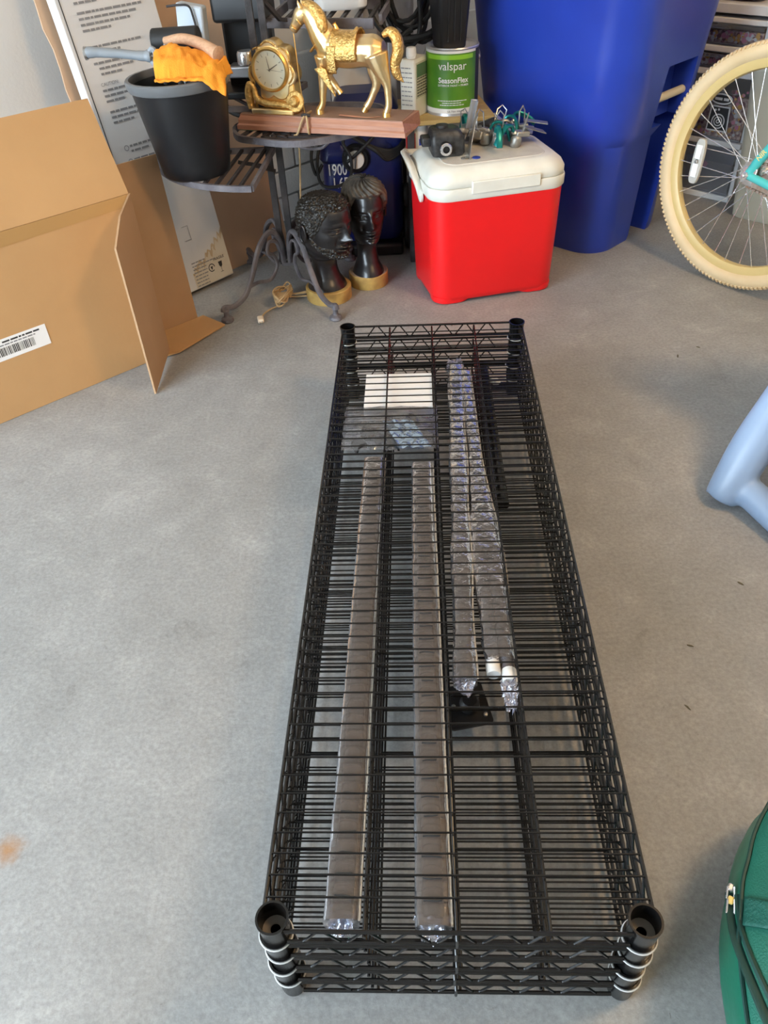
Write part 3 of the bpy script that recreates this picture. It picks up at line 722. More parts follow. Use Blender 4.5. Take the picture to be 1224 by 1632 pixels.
for sx in (-1, 1):
    MB().lathe([(0.03, -0.025), (0.10, -0.025), (0.115, -0.018), (0.115, 0.018), (0.10, 0.025), (0.03, 0.025)], 28, mtx=Matrix.Rotation(PI / 2, 3, 'Y'), c=(sx * 0.20, 0.27, 0.115)).build('wheel', M['rubber'], bn)

# ------------------------------------------------------------------ iron tiered plant stand
PX, PY = -0.268, 2.535
ps = thing('plant_stand', 'dark iron tiered plant stand with slatted trays and scrolled legs', 'plant stand', (PX, PY, 0), 0)
for sx in (-0.0135, 0.0135):
    MB().box((sx * 1.2, 0, 0.49), (0.020, 0.016, 0.80)).build('upright', M['iron'], ps, bevel=0.0015)
for z in (0.09, 0.88):
    MB().box((0, 0, z), (0.042, 0.018, 0.012)).build('spacer', M['iron_legs'], ps, bevel=0.002)
def flatbar(pts, w, th, up=Vector((0, 0, 1))):
    P = [Vector(p) for p in pts]; rings = []
    for i, p in enumerate(P):
        t = (P[min(i + 1, len(P) - 1)] - P[max(i - 1, 0)]).normalized()
        sd = t.cross(up)
        sd = sd.normalized() if sd.length > 1e-4 else Vector((1, 0, 0))
        nn = sd.cross(t).normalized()
        rings.append([p + sd * w / 2 + nn * th / 2, p - sd * w / 2 + nn * th / 2, p - sd * w / 2 - nn * th / 2, p + sd * w / 2 - nn * th / 2])
    return MB().loft(rings)
for ang in (228, 302, 46, 124):
    ca, sa = math.cos(R(ang)), math.sin(R(ang))
    def pt(r, z): return (ca * r, sa * r, z)
    outer = catmull([pt(0.018, 0.10), pt(0.025, 0.175), pt(0.06, 0.215), pt(0.115, 0.185), pt(0.155, 0.115), pt(0.20, 0.055), pt(0.255, 0.038), pt(0.292, 0.048), pt(0.300, 0.036)], 7)
    lg = MB().tube(outer, [0.0095] * len(outer), 8, flat=0.8).build('leg', M['iron_legs'], ps)
    inner = catmull([pt(0.018, 0.11), pt(0.035, 0.17), pt(0.070, 0.185), pt(0.082, 0.155), pt(0.058, 0.135), pt(0.05, 0.10), pt(0.085, 0.065), pt(0.14, 0.075), pt(0.175, 0.075)], 7)
    MB().tube(inner, 0.0065, 8, flat=0.8).build('scroll', M['iron_legs'], lg)
    MB().lathe([(0, 0), (0.018, 0), (0.021, 0.004), (0.019, 0.012), (0.009, 0.017), (0.008, 0.030), (0.011, 0.036), (0.009, 0.044), (0, 0.046)], 16, c=pt(0.290, 0.0)).build('foot', M['iron_legs'], lg)
def fan_tray(name, zt_, a0, a1, r, slat_ang, nsl, px=0.0, py=0.0, rim_h=0.016, squash=None, mode='radial'):
    """fan shaped tray from the pole: rim of flat bar and slats inside"""
    tr = bpy.data.objects.new(name, None); COL.objects.link(tr); tr.parent = ps; tr.location = (px, py, zt_)
    arc = [(r * math.cos(R(a0 + (a1 - a0) * k / 18)), r * math.sin(R(a0 + (a1 - a0) * k / 18))) for k in range(19)]
    poly = [(0.0, 0.0)] + arc
    n = len(poly)
    loop = [Vector((x, y, 0)) for x, y in poly] + [Vector((0, 0, 0))]
    flatbar(loop[:2], 0.010, rim_h).build('side_bar', M['iron_legs'], tr, smooth=False)
    flatbar(loop[-2:], 0.010, rim_h).build('side_bar', M['iron_legs'], tr, smooth=False)
    flatbar([Vector((x, y, 0)) for x, y in arc], 0.010, rim_h).build('front_rim', M['iron_legs'], tr, smooth=False)
    d = Vector((math.cos(R(slat_ang)), math.sin(R(slat_ang)), 0)); nrm = Vector((-d.y, d.x, 0))
    offs = [Vector((x, y, 0)).dot(nrm) for x, y in poly]
    lo, hi = min(offs), max(offs)
    for k in range(1, nsl + 1):
        o = lo + (hi - lo) * k / (nsl + 1); xs = []
        for i in range(n):
            p, q = Vector((*poly[i], 0)), Vector((*poly[(i + 1) % n], 0))
            a, b = p.dot(nrm) - o, q.dot(nrm) - o
            if a * b < 0: xs.append((p + (q - p) * (a / (a - b))).dot(d))
        if len(xs) >= 2:
            c = d * ((min(xs) + max(xs)) / 2) + nrm * o
            MB().box((c.x, c.y, 0.002), (max(xs) - min(xs), 0.009, 0.008), rotz(R(slat_ang))).build('slat', M['iron'], tr, bevel=0.001)
    return tr
# bucket tray (front left), clock tray (right), rear tray, top tray
fan_tray('bucket_tray', 0.448, 176, 264, 0.345, 262, 9)
ct = bpy.data.objects.new('clock_tray', None); COL.objects.link(ct); ct.parent = ps; ct.location = (0, 0, 0.503)
out2 = [(-0.095, 0.08), (-0.095, -0.05), (-0.03, -0.105), (0.06, -0.150), (0.15, -0.142), (0.25, -0.085), (0.32, -0.005), (0.35, 0.09), (0.33, 0.19), (0.22, 0.24), (0.08, 0.24)]
oc = catmull([(x, y, 0) for x, y in out2], 5, closed=True)
oc = oc + [oc[0], oc[1]]
flatbar(oc, 0.010, 0.018).build('front_rim', M['iron_legs'], ct, smooth=False)
for k in range(3):
    f = 0.88 - 0.13 * k
    seg = catmull([(0.12 + (x - 0.12) * f, 0.05 + (y - 0.05) * f, 0.002) for x, y in out2[2:9]], 5)
    flatbar(seg, 0.010, 0.008).build('curved_slat', M['iron'], ct, smooth=False)
for k in range(5):
    x0 = -0.075 + 0.034 * k
    flatbar([(x0 - 0.012, -0.065 - 0.010 * k, 0.002), (x0 + 0.055, 0.11, 0.002)], 0.010, 0.008).build('slat', M['iron'], ct, smooth=False)
MB().tube(catmull([(0.075, -0.12, -0.010), (0.11, -0.11, -0.026), (0.15, -0.10, -0.030), (0.175, -0.105, -0.012)], 6), 0.005, 8).build('scroll_brace', M['iron_legs'], ct)
flatbar([(-0.004, -0.012, 0.39), (-0.05, -0.10, 0.435)], 0.010, 0.010).build('brace', M['iron'], ps, smooth=False)
flatbar([(-0.015, -0.005, 0.40), (-0.10, -0.07, 0.438)], 0.010, 0.010).build('brace', M['iron'], ps, smooth=False)
fan_tray('rear_tray', 0.560, 70, 165, 0.30, 118, 6)
tt = bpy.data.objects.new('top_tray', None); COL.objects.link(tt); tt.parent = ps; tt.location = (0.165, 0.20, 0.762)
MB().box((0, -0.15, 0), (0.335, 0.010, 0.026), rotz(R(-20))).build('front_rim', M['iron_legs'], tt, bevel=0.001)
for dx, dy, ln in ((-0.160, -0.0, 0.27), (0.160, -0.09, 0.24)):
    MB().box((dx + 0.035, dy + 0.055, 0), (0.010, ln, 0.026), rotz(R(-8))).build('side_bar', M['iron_legs'], tt, bevel=0.001)
for k in range(7):
    MB().box((-0.105 + 0.04 * k + 0.03, 0.02 - 0.0135 * k + 0.02, 0.004), (0.011, 0.25, 0.008), rotz(R(-8))).build('slat', M['iron'], tt, bevel=0.001)
MB().box((0.03, 0.17, 0), (0.335, 0.010, 0.026), rotz(R(-20))).build('back_rim', M['iron_legs'], tt, bevel=0.001)
flatbar([(0.0, 0.0, 0.86), (0.06, 0.06, 0.775), (0.12, 0.14, 0.755)], 0.012, 0.010).build('brace', M['iron'], ps, smooth=False)

# ------------------------------------------------------------------ bucket and what is in it
BX, BY, BZ = -0.470, 2.345, 0.4535
bk = thing('bucket', 'black plastic bucket with grey rim on the lower slatted tray', 'bucket', (BX, BY, BZ), 0, rot=(0, R(-1.2), 0))
MB().lathe([(0, 0), (0.086, 0.0), (0.094, 0.006), (0.098, 0.03), (0.128, 0.225), (0.129, 0.232), (0.1255, 0.232), (0.124, 0.222), (0.094, 0.03), (0.09, 0.008), (0, 0.007)], 56).build('bucket_wall', M['bucket'], bk, ang=50)
MB().lathe([(0.1275, 0.222), (0.133, 0.224), (0.138, 0.234), (0.139, 0.246), (0.136, 0.250), (0.128, 0.250), (0.1255, 0.240), (0.1255, 0.232)], 56).build('bucket_rim', M['rim'], bk)
def bpnt(x, y, z): return Vector((BX + x, BY + y, BZ + z))
# cloth
def cloth(u, v):
    x = -0.040 + 0.172 * u; y0 = -0.120 + 0.16 * v
    h = 0.262 + 0.055 * math.sin(PI * min(1, v * 1.15)) * (0.75 + 0.35 * math.sin(u * 4.2 + 0.4)) + 0.012 * noise.noise(Vector((u * 5, v * 5, 2)))
    rr = math.hypot(x, y0)
    if rr > 0.128:
        h -= (rr - 0.128) * 0.9
    if v < 0.12 and u < 0.75: h = min(h, 0.258 + 0.02 * v)
    return bpnt(x + 0.006 * noise.noise(Vector((u * 7, v * 6, 8))), y0 + 0.008 * noise.noise(Vector((u * 6, v * 3, 1))), h + 0.006 * noise.noise(Vector((u * 14, v * 12, 3))))
tag(MB().grid(cloth, 40, 34).build('cleaning_cloth', M['orange'], None, ang=80, solid=0.004), 'crumpled orange cloth draped over the bucket rim', 'cloth')
def corner(u, v):
    return bpnt(0.098 + 0.036 * u + 0.012 * v, -0.098 + 0.062 * u, 0.272 + 0.02 * u - 0.042 * v * (0.4 + 0.6 * u) + 0.004 * noise.noise(Vector((u * 6, v * 6, 1))))
o = MB().grid(corner, 12, 12).build('cloth_corner', M['orange'], bpy.data.objects['cleaning_cloth'], ang=80, solid=0.004)
# wooden handled tool lying over the cloth
hnd = thing('wood_handle_tool', 'tool with bare wooden handle lying on the orange cloth', 'hand tool', bpnt(0.030, -0.006, 0.0))
pts = [(-0.060, 0.060, 0.318), (-0.010, 0.030, 0.326), (0.040, -0.004, 0.318), (0.082, -0.040, 0.302), (0.091, -0.048, 0.299)]
MB().tube(catmull(pts, 5), [0.010 + 0.009 * k / 20 for k in range(19)] + [0.019, 0.015], 14).build('handle', M['woodhandle'], hnd)
MB().tube([(-0.060, 0.060, 0.318), (-0.085, 0.070, 0.215)], 0.005, 8).build('shank', M['steel'], hnd)
# grey gripped scraper poking out to the left
gt = thing('grey_grip_tool', 'hand tool with ribbed grey grip sticking out left over the bucket', 'hand tool', bpnt(0, 0, 0))
gp = catmull([(-0.225, -0.010, 0.312), (-0.21, -0.009, 0.313), (-0.15, -0.004, 0.3065), (-0.09, 0.0, 0.297), (-0.065, 0.002, 0.295)], 5)
MB().tube(gp, [0.0125, 0.0165] + [0.0165] * 4 + [0.0145] * 4 + [0.0135] * 5 + [0.0150] * 3 + [0.018] * 3, 14, flat=0.8).build('grip', M['grip'], gt)
MB().lathe([(0, 0), (0.015, 0), (0.016, 0.006), (0, 0.012)], 14, mtx=Matrix.Rotation(-PI / 2, 3, 'Y'), c=(-0.222, -0.0100, 0.312)).build('end_cap', M['steel'], gt)
MB().tube(catmull([(-0.068, 0.002, 0.295), (-0.045, 0.006, 0.290), (-0.02, 0.016, 0.275), (0.0, 0.024, 0.20)], 5), 0.006, 8).build('shank', M['steel'], gt)
MB().tube(catmull([(-0.068, 0.0, 0.300), (-0.055, -0.004, 0.312), (-0.048, -0.006, 0.300)], 4), 0.007, 8).build('prong', M['grip'], gt)
MB().tube(catmull([(-0.068, 0.0, 0.290), (-0.055, -0.006, 0.275), (-0.046, -0.008, 0.284)], 4), 0.007, 8).build('prong', M['grip'], gt)
# black paint roller drum behind the cloth
o = MB().tube([(-0.068, 0.085, 0.315), (0.058, 0.07, 0.318)], [0.029, 0.029], 20).build('foam_roller', M['rubber'], None, bevel=0.004)
o.location = (BX, BY, BZ); tag(o, 'black foam roller behind the orange cloth in the bucket', 'roller')
MB().tube([(0, 0.078, 0.30), (0, 0.06, 0.16)], 0.004, 8).build('roller_rod', M['steel'], o)
# pale plastic case with a bent rod, behind the bucket
pc = thing('plastic_case', 'pale blue grey plastic case standing behind the bucket', 'case', (-0.475, 2.635, 0.5695), R(-14))
MB().prism([(-0.048, 0), (0.040, 0), (0.058, 0.245), (-0.020, 0.258)], -0.02, 0.02, lambda p: Vector((p.x, p.z, p.y))).build('case_body', M['palebox'], pc, bevel=0.006)
MB().box((0.01, -0.022, 0.07), (0.05, 0.004, 0.05)).build('latch', M['palebox'], pc, bevel=0.002)
rd = thing('bent_rod', 'thin dark bent rod hooked in front of the pale case', 'rod', (-0.475, 2.60, 0.5695))
MB().tube(catmull([(-0.045, 0.0, 0.252), (-0.01, 0.0, 0.254), (0.016, 0.0, 0.250), (0.024, 0.0, 0.225), (0.030, 0.0, 0.16), (0.034, 0, 0.01)], 5), 0.003, 8).build('rod', M['iron'], rd)
MB().tube([(0.0285, 0, 0.185), (0.031, 0, 0.150)], 0.007, 10).build('ferrule', M['rust'], rd)
# black machine on the rear tray
bmach = thing('bench_machine', 'black machine with chrome knob on the rear tray behind the clock', 'machine', (-0.345, 2.70, 0.5695), R(-8))
MB().box((0.0, 0.0, 0.010), (0.20, 0.15, 0.020)).build('base', M['blackp'], bmach, bevel=0.005)
MB().box((0.02, 0.05, 0.14), (0.15, 0.05, 0.26)).build('column', M['blackp'], bmach, bevel=0.008)
MB().box((0.03, -0.010, 0.255), (0.155, 0.15, 0.11)).build('head', M['blackp'], bmach, bevel=0.010)
MB().lathe([(0, 0), (0.026, 0), (0.028, 0.004), (0.028, 0.030), (0.024, 0.036), (0, 0.036)], 24, c=(0.022, -0.025, 0.085)).build('chrome_knob', M['chrome'], bmach)
MB().box((0.02, -0.015, 0.068), (0.11, 0.07, 0.030)).build('clear_tray', M['alu'], bmach, bevel=0.004)
MB().tube(catmull([(-0.06, -0.07, 0.005), (-0.03, -0.10, -0.025), (0.03, -0.12, -0.035), (0.06, -0.11, -0.02)], 5), 0.008, 8).build('hose', M['rubber'], bmach)
# white tub on the top tray
wt = thing('plastic_tub', 'white plastic tub standing on the top slatted tray', 'tub', (-0.035, 2.735, 0.7755), 0)
MB().loft([[Vector((x, y, z)) for x, y in rrect(hx, hy, 0.03, 6)] for hx, hy, z in ((0.070, 0.055, 0), (0.076, 0.060, 0.006), (0.088, 0.070, 0.13))]).build('tub_body', M['whitep'], wt)
MB().loft([[Vector((x, y, z)) for x, y in rrect(hx, hy, 0.03, 6)] for hx, hy, z in ((0.092, 0.074, 0.130), (0.094, 0.076, 0.134), (0.092, 0.074, 0.142))]).build('tub_lid', M['whitep'], wt)

# ------------------------------------------------------------------ gilt horse clock
CL = Vector((-0.365, 2.526, 0.0)); CYAW = math.atan2(-0.371, 0.928); ZB = 0.5135
hc = thing('horse_clock', 'gilt horse figure and scalloped clock on a red brown wooden base', 'clock', (CL.x, CL.y, ZB), CYAW)
BTOP = 0.0395   # base height; figure stands at this local z
prof = [(0.0, 0.0), (0.0, 0.012), (0.004, 0.016), (0.004, 0.026), (0.010, 0.036), (0.010, BTOP), (0.13, BTOP), (0.13, 0.036), (0.136, 0.026), (0.136, 0.016), (0.14, 0.012), (0.14, 0.0)]
rings = [[Vector((x + (q[0] if x < 0.2 else -q[0]) * (1 if q[0] < 0.07 else 0), q[0], q[1])) for q in prof] for x in (0.0, 0.525)]
MB().loft(rings).build('wood_base', M['basewood'], hc, smooth=False)
MB().box((0.2625, 0.07, BTOP + 0.0004), (0.500, 0.116, 0.0012)).build('base_top', M['basetop'], hc)
MB().box((0.03, 0.03, -0.002), (0.06, 0.05, 0.003)).build('felt_pad', M['felt'], hc)
Z = BTOP
# horse body, one skin; local x = along base, y = depth, z up
hb = MB()
yc = 0.066
def chain(pts, rad, wy=1.0, n=12, sub=5):
    pp = catmull(pts, sub); rr = catmull([(r, 0, 0) for r in rad], sub)
    hb.tube(pp, [max(0.001, q.x) for q in rr], n)
H_ = lambda s, y, z: (s, y, Z + z)
chain([H_(0.262, yc, 0.160), H_(0.300, yc, 0.163), H_(0.345, yc, 0.158), H_(0.390, yc, 0.160), H_(0.425, yc, 0.160), H_(0.450, yc, 0.162)], [0.028, 0.043, 0.043, 0.040, 0.041, 0.024])
chain([H_(0.292, yc, 0.168), H_(0.272, yc, 0.195), H_(0.256, yc, 0.222), H_(0.240, yc, 0.245), H_(0.224, yc, 0.252)], [0.039, 0.036, 0.030, 0.025, 0.019])
chain([H_(0.226, yc, 0.252), H_(0.212, yc, 0.242), H_(0.197, yc, 0.222), H_(0.184, yc, 0.206)], [0.0190, 0.0210, 0.0155, 0.0125])
for sy in (-1, 1):
    chain([H_(0.219, yc + sy * 0.009, 0.258), H_(0.214, yc + sy * 0.011, 0.268), H_(0.211, yc + sy * 0.011, 0.279)], [0.005, 0.005, 0.0015], n=8)
chain([H_(0.276, yc - 0.018, 0.150), H_(0.274, yc - 0.018, 0.118), H_(0.269, yc - 0.018, 0.080), H_(0.265, yc - 0.018, 0.048), H_(0.262, yc - 0.018, 0.028), H_(0.252, yc - 0.018, 0.012)], [0.026, 0.018, 0.013, 0.0100, 0.0095, 0.0105])
chain([H_(0.296, yc + 0.012, 0.145), H_(0.286, yc + 0.010, 0.118), H_(0.268, yc + 0.008, 0.106), H_(0.282, yc + 0.008, 0.085), H_(0.298, yc + 0.008, 0.065), H_(0.305, yc + 0.008, 0.055)], [0.023, 0.019, 0.014, 0.0115, 0.010, 0.008])
chain([H_(0.432, yc - 0.016, 0.155), H_(0.444, yc - 0.017, 0.120), H_(0.459, yc - 0.017, 0.086), H_(0.462, yc - 0.017, 0.060), H_(0.462, yc - 0.017, 0.030), H_(0.455, yc - 0.017, 0.010)], [0.034, 0.024, 0.0135, 0.0105, 0.0100, 0.0110])
chain([H_(0.425, yc + 0.016, 0.150), H_(0.412, yc + 0.017, 0.115), H_(0.417, yc + 0.017, 0.078), H_(0.406, yc + 0.017, 0.052), H_(0.394, yc + 0.017, 0.030), H_(0.382, yc + 0.017, 0.014)], [0.031, 0.021, 0.0135, 0.0105, 0.0100, 0.0110])
horse = organic('horse', hb, M['gold_pale'], hc, 0.0026, 3)
for (s, y, z) in ((0.251, yc - 0.018, 0.0), (0.455, yc - 0.017, 0.0)):
    MB().lathe([(0.0125, -0.001), (0.0115, 0.010), (0.0085, 0.017), (0, 0.018)], 14, c=(s, y, Z + z)).build('hoof', M['gold'], horse)
MB().lathe([(0, -0.001), (0.010, -0.001), (0.0085, 0.012), (0, 0.014)], 14, mtx=Matrix.Rotation(0.5, 3, 'Y'), c=(0.376, yc + 0.017, Z + 0.004)).build('hoof', M['gold'], horse)
MB().lathe([(0, 0), (0.008, 0), (0.0095, -0.012), (0, -0.014)], 12, mtx=Matrix.Rotation(-0.6, 3, 'Y'), c=(0.304, yc + 0.008, Z + 0.060)).build('hoof', M['gold'], horse)
def strip(path, rads, name, m, parent, flat=0.5, n=10, sub=6):
    pp = catmull(path, sub); rr = catmull([(r, 0, 0) for r in rads], sub)
    return MB().tube(pp, [max(0.0008, q.x) for q in rr], n, flat=flat).build(name, m, parent, ang=60)
strip([H_(0.448, yc, 0.198), H_(0.468, yc, 0.206), H_(0.486, yc, 0.190), H_(0.489, yc, 0.160), H_(0.479, yc, 0.130), H_(0.485, yc, 0.104), H_(0.503, yc, 0.086)], [0.008, 0.014, 0.017, 0.018, 0.016, 0.013, 0.001], 'tail', M['gold_relief'], horse, 0.9)
strip([H_(0.224, yc - 0.004, 0.272), H_(0.250, yc - 0.008, 0.264), H_(0.273, yc - 0.014, 0.243), H_(0.283, yc - 0.020, 0.218), H_(0.284, yc - 0.024, 0.192)], [0.006, 0.013, 0.016, 0.015, 0.004], 'mane', M['gold_relief'], horse, 1.0)
# saddle, skirt, bridle, breast strap
def saddle(u, v):
    a = R(-115 + 230 * u); s = 0.308 + 0.075 * v
    rr = 0.0445 + 0.003 * math.sin(PI * v) + (0.010 * (abs(v - 0.5) * 2) ** 3) * max(0, math.cos(a))
    return Vector((s, yc + rr * math.sin(a), Z + 0.160 + rr * math.cos(a)))
MB().grid(saddle, 26, 16).build('saddle', M['gold_relief'], horse, solid=0.003, ang=60)
MB().tube(catmull([H_(0.318, yc, 0.205), H_(0.313, yc, 0.216), H_(0.308, yc, 0.224)], 4), [0.006] * 5 + [0.005] * 3 + [0.007], 10).build('saddle_horn', M['gold'], horse)
strip([H_(0.366, yc - 0.024, 0.196), H_(0.374, yc, 0.212), H_(0.366, yc + 0.024, 0.196)], [0.004, 0.005, 0.004], 'cantle', M['gold'], horse, 1.0)
MB().grid(lambda u, v: Vector((0.300 + 0.026 * u - 0.006 * v, yc - 0.0460 - 0.004 * math.sin(PI * v) + 0.010 * v, Z + 0.178 - 0.068 * v)), 6, 12).build('stirrup_leather', M['gold_relief'], horse, solid=0.004)
MB().grid(lambda u, v: Vector((0.272 + 0.040 * v + (u - 0.5) * 0.034 * (1 - v) + 0.004, yc - 0.045, Z + 0.128 - 0.068 * v - 0.012 * abs(u - 0.5))), 8, 10).build('stirrup_cover', M['gold_relief'], horse, solid=0.006)
strip([H_(0.262, yc - 0.028, 0.178), H_(0.240, yc - 0.014, 0.160), H_(0.237, yc, 0.158)], [0.004, 0.005, 0.004], 'breast_strap', M['gold'], horse, 0.7)
for (x, z, x2, z2) in ((0.200, 0.247, 0.216, 0.222), (0.186, 0.222, 0.200, 0.210), (0.222, 0.262, 0.232, 0.230)):
    strip([H_(x, yc - 0.010, z), H_((x + x2) / 2, yc - 0.0185, (z + z2) / 2), H_(x2, yc - 0.014, z2)], [0.002, 0.0024, 0.002], 'bridle', M['gold'], horse, 0.8)
for sy in (-1, 1):
    MB().lathe([(0.0028, 0), (0.0024, 0.0012), (0, 0.0018)], 10, mtx=Matrix.Rotation(-sy * PI / 2, 3, 'X'), c=(0.206, yc + sy * 0.0165, Z + 0.243)).build('eye', M['hand'], horse)
MB().tube([H_(0.189, yc - 0.010, 0.200), H_(0.196, yc - 0.02, 0.15), H_(0.202, yc - 0.03, 0.09), H_(0.206, yc - 0.03, 0.028), H_(0.208, yc - 0.03, 0.004)], 0.0014, 6).build('rein_chain', M['gold'], horse)
# clock case
ccx, ccz = 0.117, 0.115
def scallop(r, amp, n=96, dz=0.0):
    out = []
    for k in range(n):
        a = 2 * PI * k / n
        x = (r + amp * abs(math.cos(3.5 * (a - PI / 2)))) * math.cos(a); z = (r + amp * abs(math.cos(3.5 * (a - PI / 2)))) * math.sin(a)
        if z < 0: x *= 1 + 0.15 * min(1, -z / r) ; z *= 1.15
        out.append((ccx + x, ccz + z + dz))
    return out
cy0 = 0.036
case = MB()
def plate(poly, y0, y1, m, name, parent, bev=0.0):
    b = MB().prism(poly, y0, y1, lambda p: Vector((p.x, p.z, Z + p.y)))
    return b.build(name, m, parent, bevel=bev, ang=30)
cs = plate(scallop(0.062, 0.010), cy0 + 0.004, cy0 + 0.05, M['gold'], 'clock_case', hc, 0.004)
plate(scallop(0.061, 0.013), cy0 - 0.004, cy0 + 0.012, M['gold_pale'], 'scallop_front', cs, 0.004)
plate([(ccx - 0.068, 0.0), (ccx + 0.072, 0.0), (ccx + 0.066, 0.08), (ccx - 0.062, 0.08)], cy0 - 0.002, cy0 + 0.048, M['gold'], 'case_foot', cs, 0.005)
for k in range(7):
    a = PI / 2 + 2 * PI / 7 * k
    if math.sin(a) < -0.6: continue
    aa = [Vector((ccx + 0.0625 * math.cos(a + t), cy0 - 0.005, Z + ccz + 0.0625 * math.sin(a + t))) + Vector((math.cos(a), 0, math.sin(a))) * 0.007 * math.cos(t * 4) for t in [i * 0.09 for i in range(-4, 5)]]
    MB().tube(aa, 0.0028, 6).build('scallop_bead', M['gold_relief'], cs)
mt = Matrix.Rotation(PI / 2, 3, 'X')
MB().lathe([(0.049, 0.0), (0.057, 0.0), (0.0575, 0.006), (0.053, 0.011), (0.049, 0.010), (0.0485, 0.004)], 48, mtx=mt, c=(ccx, cy0 - 0.004, Z + ccz)).build('bezel', M['gold'], cs)
dl = MB().lathe([(0, 0), (0.0495, 0), (0.0495, 0.004), (0.03, 0.0055), (0, 0.0062)], 48, mtx=mt, c=(ccx, cy0 - 0.004, Z + ccz)).build('dial', M['dial'], cs)
def dmark(a, r0, r1, w, name='hour_mark', yy=-0.0115):
    d = Vector((math.sin(a), 0, math.cos(a))); pd = Vector((math.cos(a), 0, -math.sin(a))); c = Vector((ccx, cy0 + yy, Z + ccz))
    MB().add([c + d * r0 + pd * w, c + d * r0 - pd * w, c + d * r1 - pd * w * 0.5, c + d * r1 + pd * w * 0.5], [(0, 1, 2, 3)]).build(name, M['hand'], dl, smooth=False)
for k in range(12): dmark(2 * PI * k / 12, 0.036, 0.044, 0.0009, yy=-0.0105)
dmark(R(-10), -0.004, 0.034, 0.0014, 'minute_hand'); dmark(R(61), -0.004, 0.030, 0.0020, 'hour_hand'); dmark(R(96), -0.008, 0.040, 0.0006, 'second_hand')
# cast ornaments at the foot: hat, rope and rocks
MB().lathe([(0, 0.016), (0.010, 0.014), (0.014, 0.006), (0.016, 0.003), (0.026, 0.0025), (0.028, 0.0), (0, -0.002)], 24, mtx=Matrix.Rotation(R(75), 3, 'X'), c=(ccx + 0.070, cy0 - 0.012, Z + 0.036)).build('cowboy_hat', M['gold_relief'], cs)
strip([H_(ccx - 0.075, cy0 - 0.006, 0.012), H_(ccx - 0.078, cy0 - 0.006, 0.050), H_(ccx - 0.070, cy0 - 0.006, 0.075), H_(ccx - 0.058, cy0 - 0.008, 0.066), H_(ccx - 0.052, cy0 - 0.010, 0.042), H_(ccx - 0.03, cy0 - 0.012, 0.030), H_(ccx + 0.02, cy0 - 0.012, 0.026), H_(ccx + 0.06, cy0 - 0.010, 0.022)], [0.010, 0.013, 0.012, 0.010, 0.012, 0.012, 0.012, 0.010], 'boot_and_rope', M['gold_relief'], cs, 0.8)
MB().box((ccx - 0.002, cy0 - 0.006, Z + 0.008), (0.135, 0.034, 0.016)).build('plinth', M['gold_pale'], cs, bevel=0.004)
# lost leather rein on the base and the power cord
strip([H_(0.318, 0.035, 0.004), H_(0.36, 0.028, 0.004), H_(0.41, 0.026, 0.003), H_(0.452, 0.046, 0.004)], [0.006, 0.007, 0.004, 0.002], 'loose_strap', M['basewood'], hc, 0.25)
def world_to_clock(p):
    p = Vector(p) - Vector((CL.x, CL.y, ZB)); c, s = math.cos(-CYAW), math.sin(-CYAW)
    return Vector((p.x * c - p.y * s, p.x * s + p.y * c, p.z))
cordp = [(-0.150, 2.58, 0.58), (-0.165, 2.52, 0.562)]
knot = [H_(0.222, 0.05, 0.006), H_(0.222, 0.008, 0.006), H_(0.216, -0.006, -0.006), H_(0.200, -0.010, -0.040), H_(0.188, -0.006, -0.046), H_(0.196, 0.02, -0.046)]
MB().tube(catmull(knot, 6), 0.0030, 8).build('cord_loop', M['cord'], hc)
MB().tube(catmull([H_(0.222, 0.05, 0.006), H_(0.226, 0.008, 0.007), H_(0.232, -0.004, -0.006), H_(0.234, -0.006, -0.036), H_(0.230, 0.01, -0.044)], 6), 0.0030, 8).build('cord_loop', M['cord'], hc)
MB().tube(catmull([H_(0.210, 0.012, 0.004), H_(0.224, 0.002, 0.009), H_(0.236, 0.010, 0.005)], 5), 0.004, 8).build('cord_tie', M['iron'], hc)
drop = [(-0.185, 2.50, 0.50), (-0.190, 2.515, 0.42), (-0.200, 2.52, 0.32), (-0.2100, 2.53, 0.22), (-0.207, 2.53, 0.12), (-0.190, 2.50, 0.05), (-0.180, 2.46, 0.012), (-0.215, 2.455, 0.008), (-0.270, 2.450, 0.010)]
MB().tube([world_to_clock(p) for p in catmull(drop, 7)], 0.0028, 8).build('power_cord', M['cord'], hc)
coil = []
for k in range(66):
    a = k / 65 * 2 * PI * 6; 
    coil.append(world_to_clock((-0.287 + 0.026 * math.cos(a) * (0.9 + 0.2 * math.sin(k * 1.7)) + 0.010 * math.sin(a), 2.425 + 0.062 * math.sin(a) * (0.85 + 0.2 * math.cos(k * 0.9)) + 0.0, 0.014 + 0.010 * (1 + math.sin(k * 1.3)) + 0.0003 * k)))
cl = MB().tube(catmull(coil, 3), 0.0028, 7).build('cord_bundle', M['cord'], hc)
MB().tube([world_to_clock(p) for p in catmull([(-0.262, 2.45, 0.02), (-0.22, 2.452, 0.02), (-0.19, 2.475, 0.016), (-0.175, 2.49, 0.01), (-0.195, 2.468, 0.02), (-0.25, 2.44, 0.024)], 6)], 0.0028, 7).build('cord_tail', M['cord'], cl)
MB().tube([world_to_clock((-0.308, 2.43, 0.026)), world_to_clock((-0.262, 2.432, 0.028))], 0.012, 8, flat=0.8).build('cord_wrap', M['cord'], cl)
MB().tube([world_to_clock(p) for p in catmull([(-0.295, 2.39, 0.012), (-0.325, 2.375, 0.008), (-0.345, 2.345, 0.008), (-0.352, 2.315, 0.009)], 6)], 0.0028, 7).build('plug_lead', M['cord'], cl)
pg = MB().box((0, 0, 0), (0.020, 0.034, 0.013)).build('plug', M['stickA'], cl, bevel=0.004)
pg.location = world_to_clock((-0.354, 2.302, 0.009)); pg.rotation_euler = (0, 0, R(10) - CYAW)
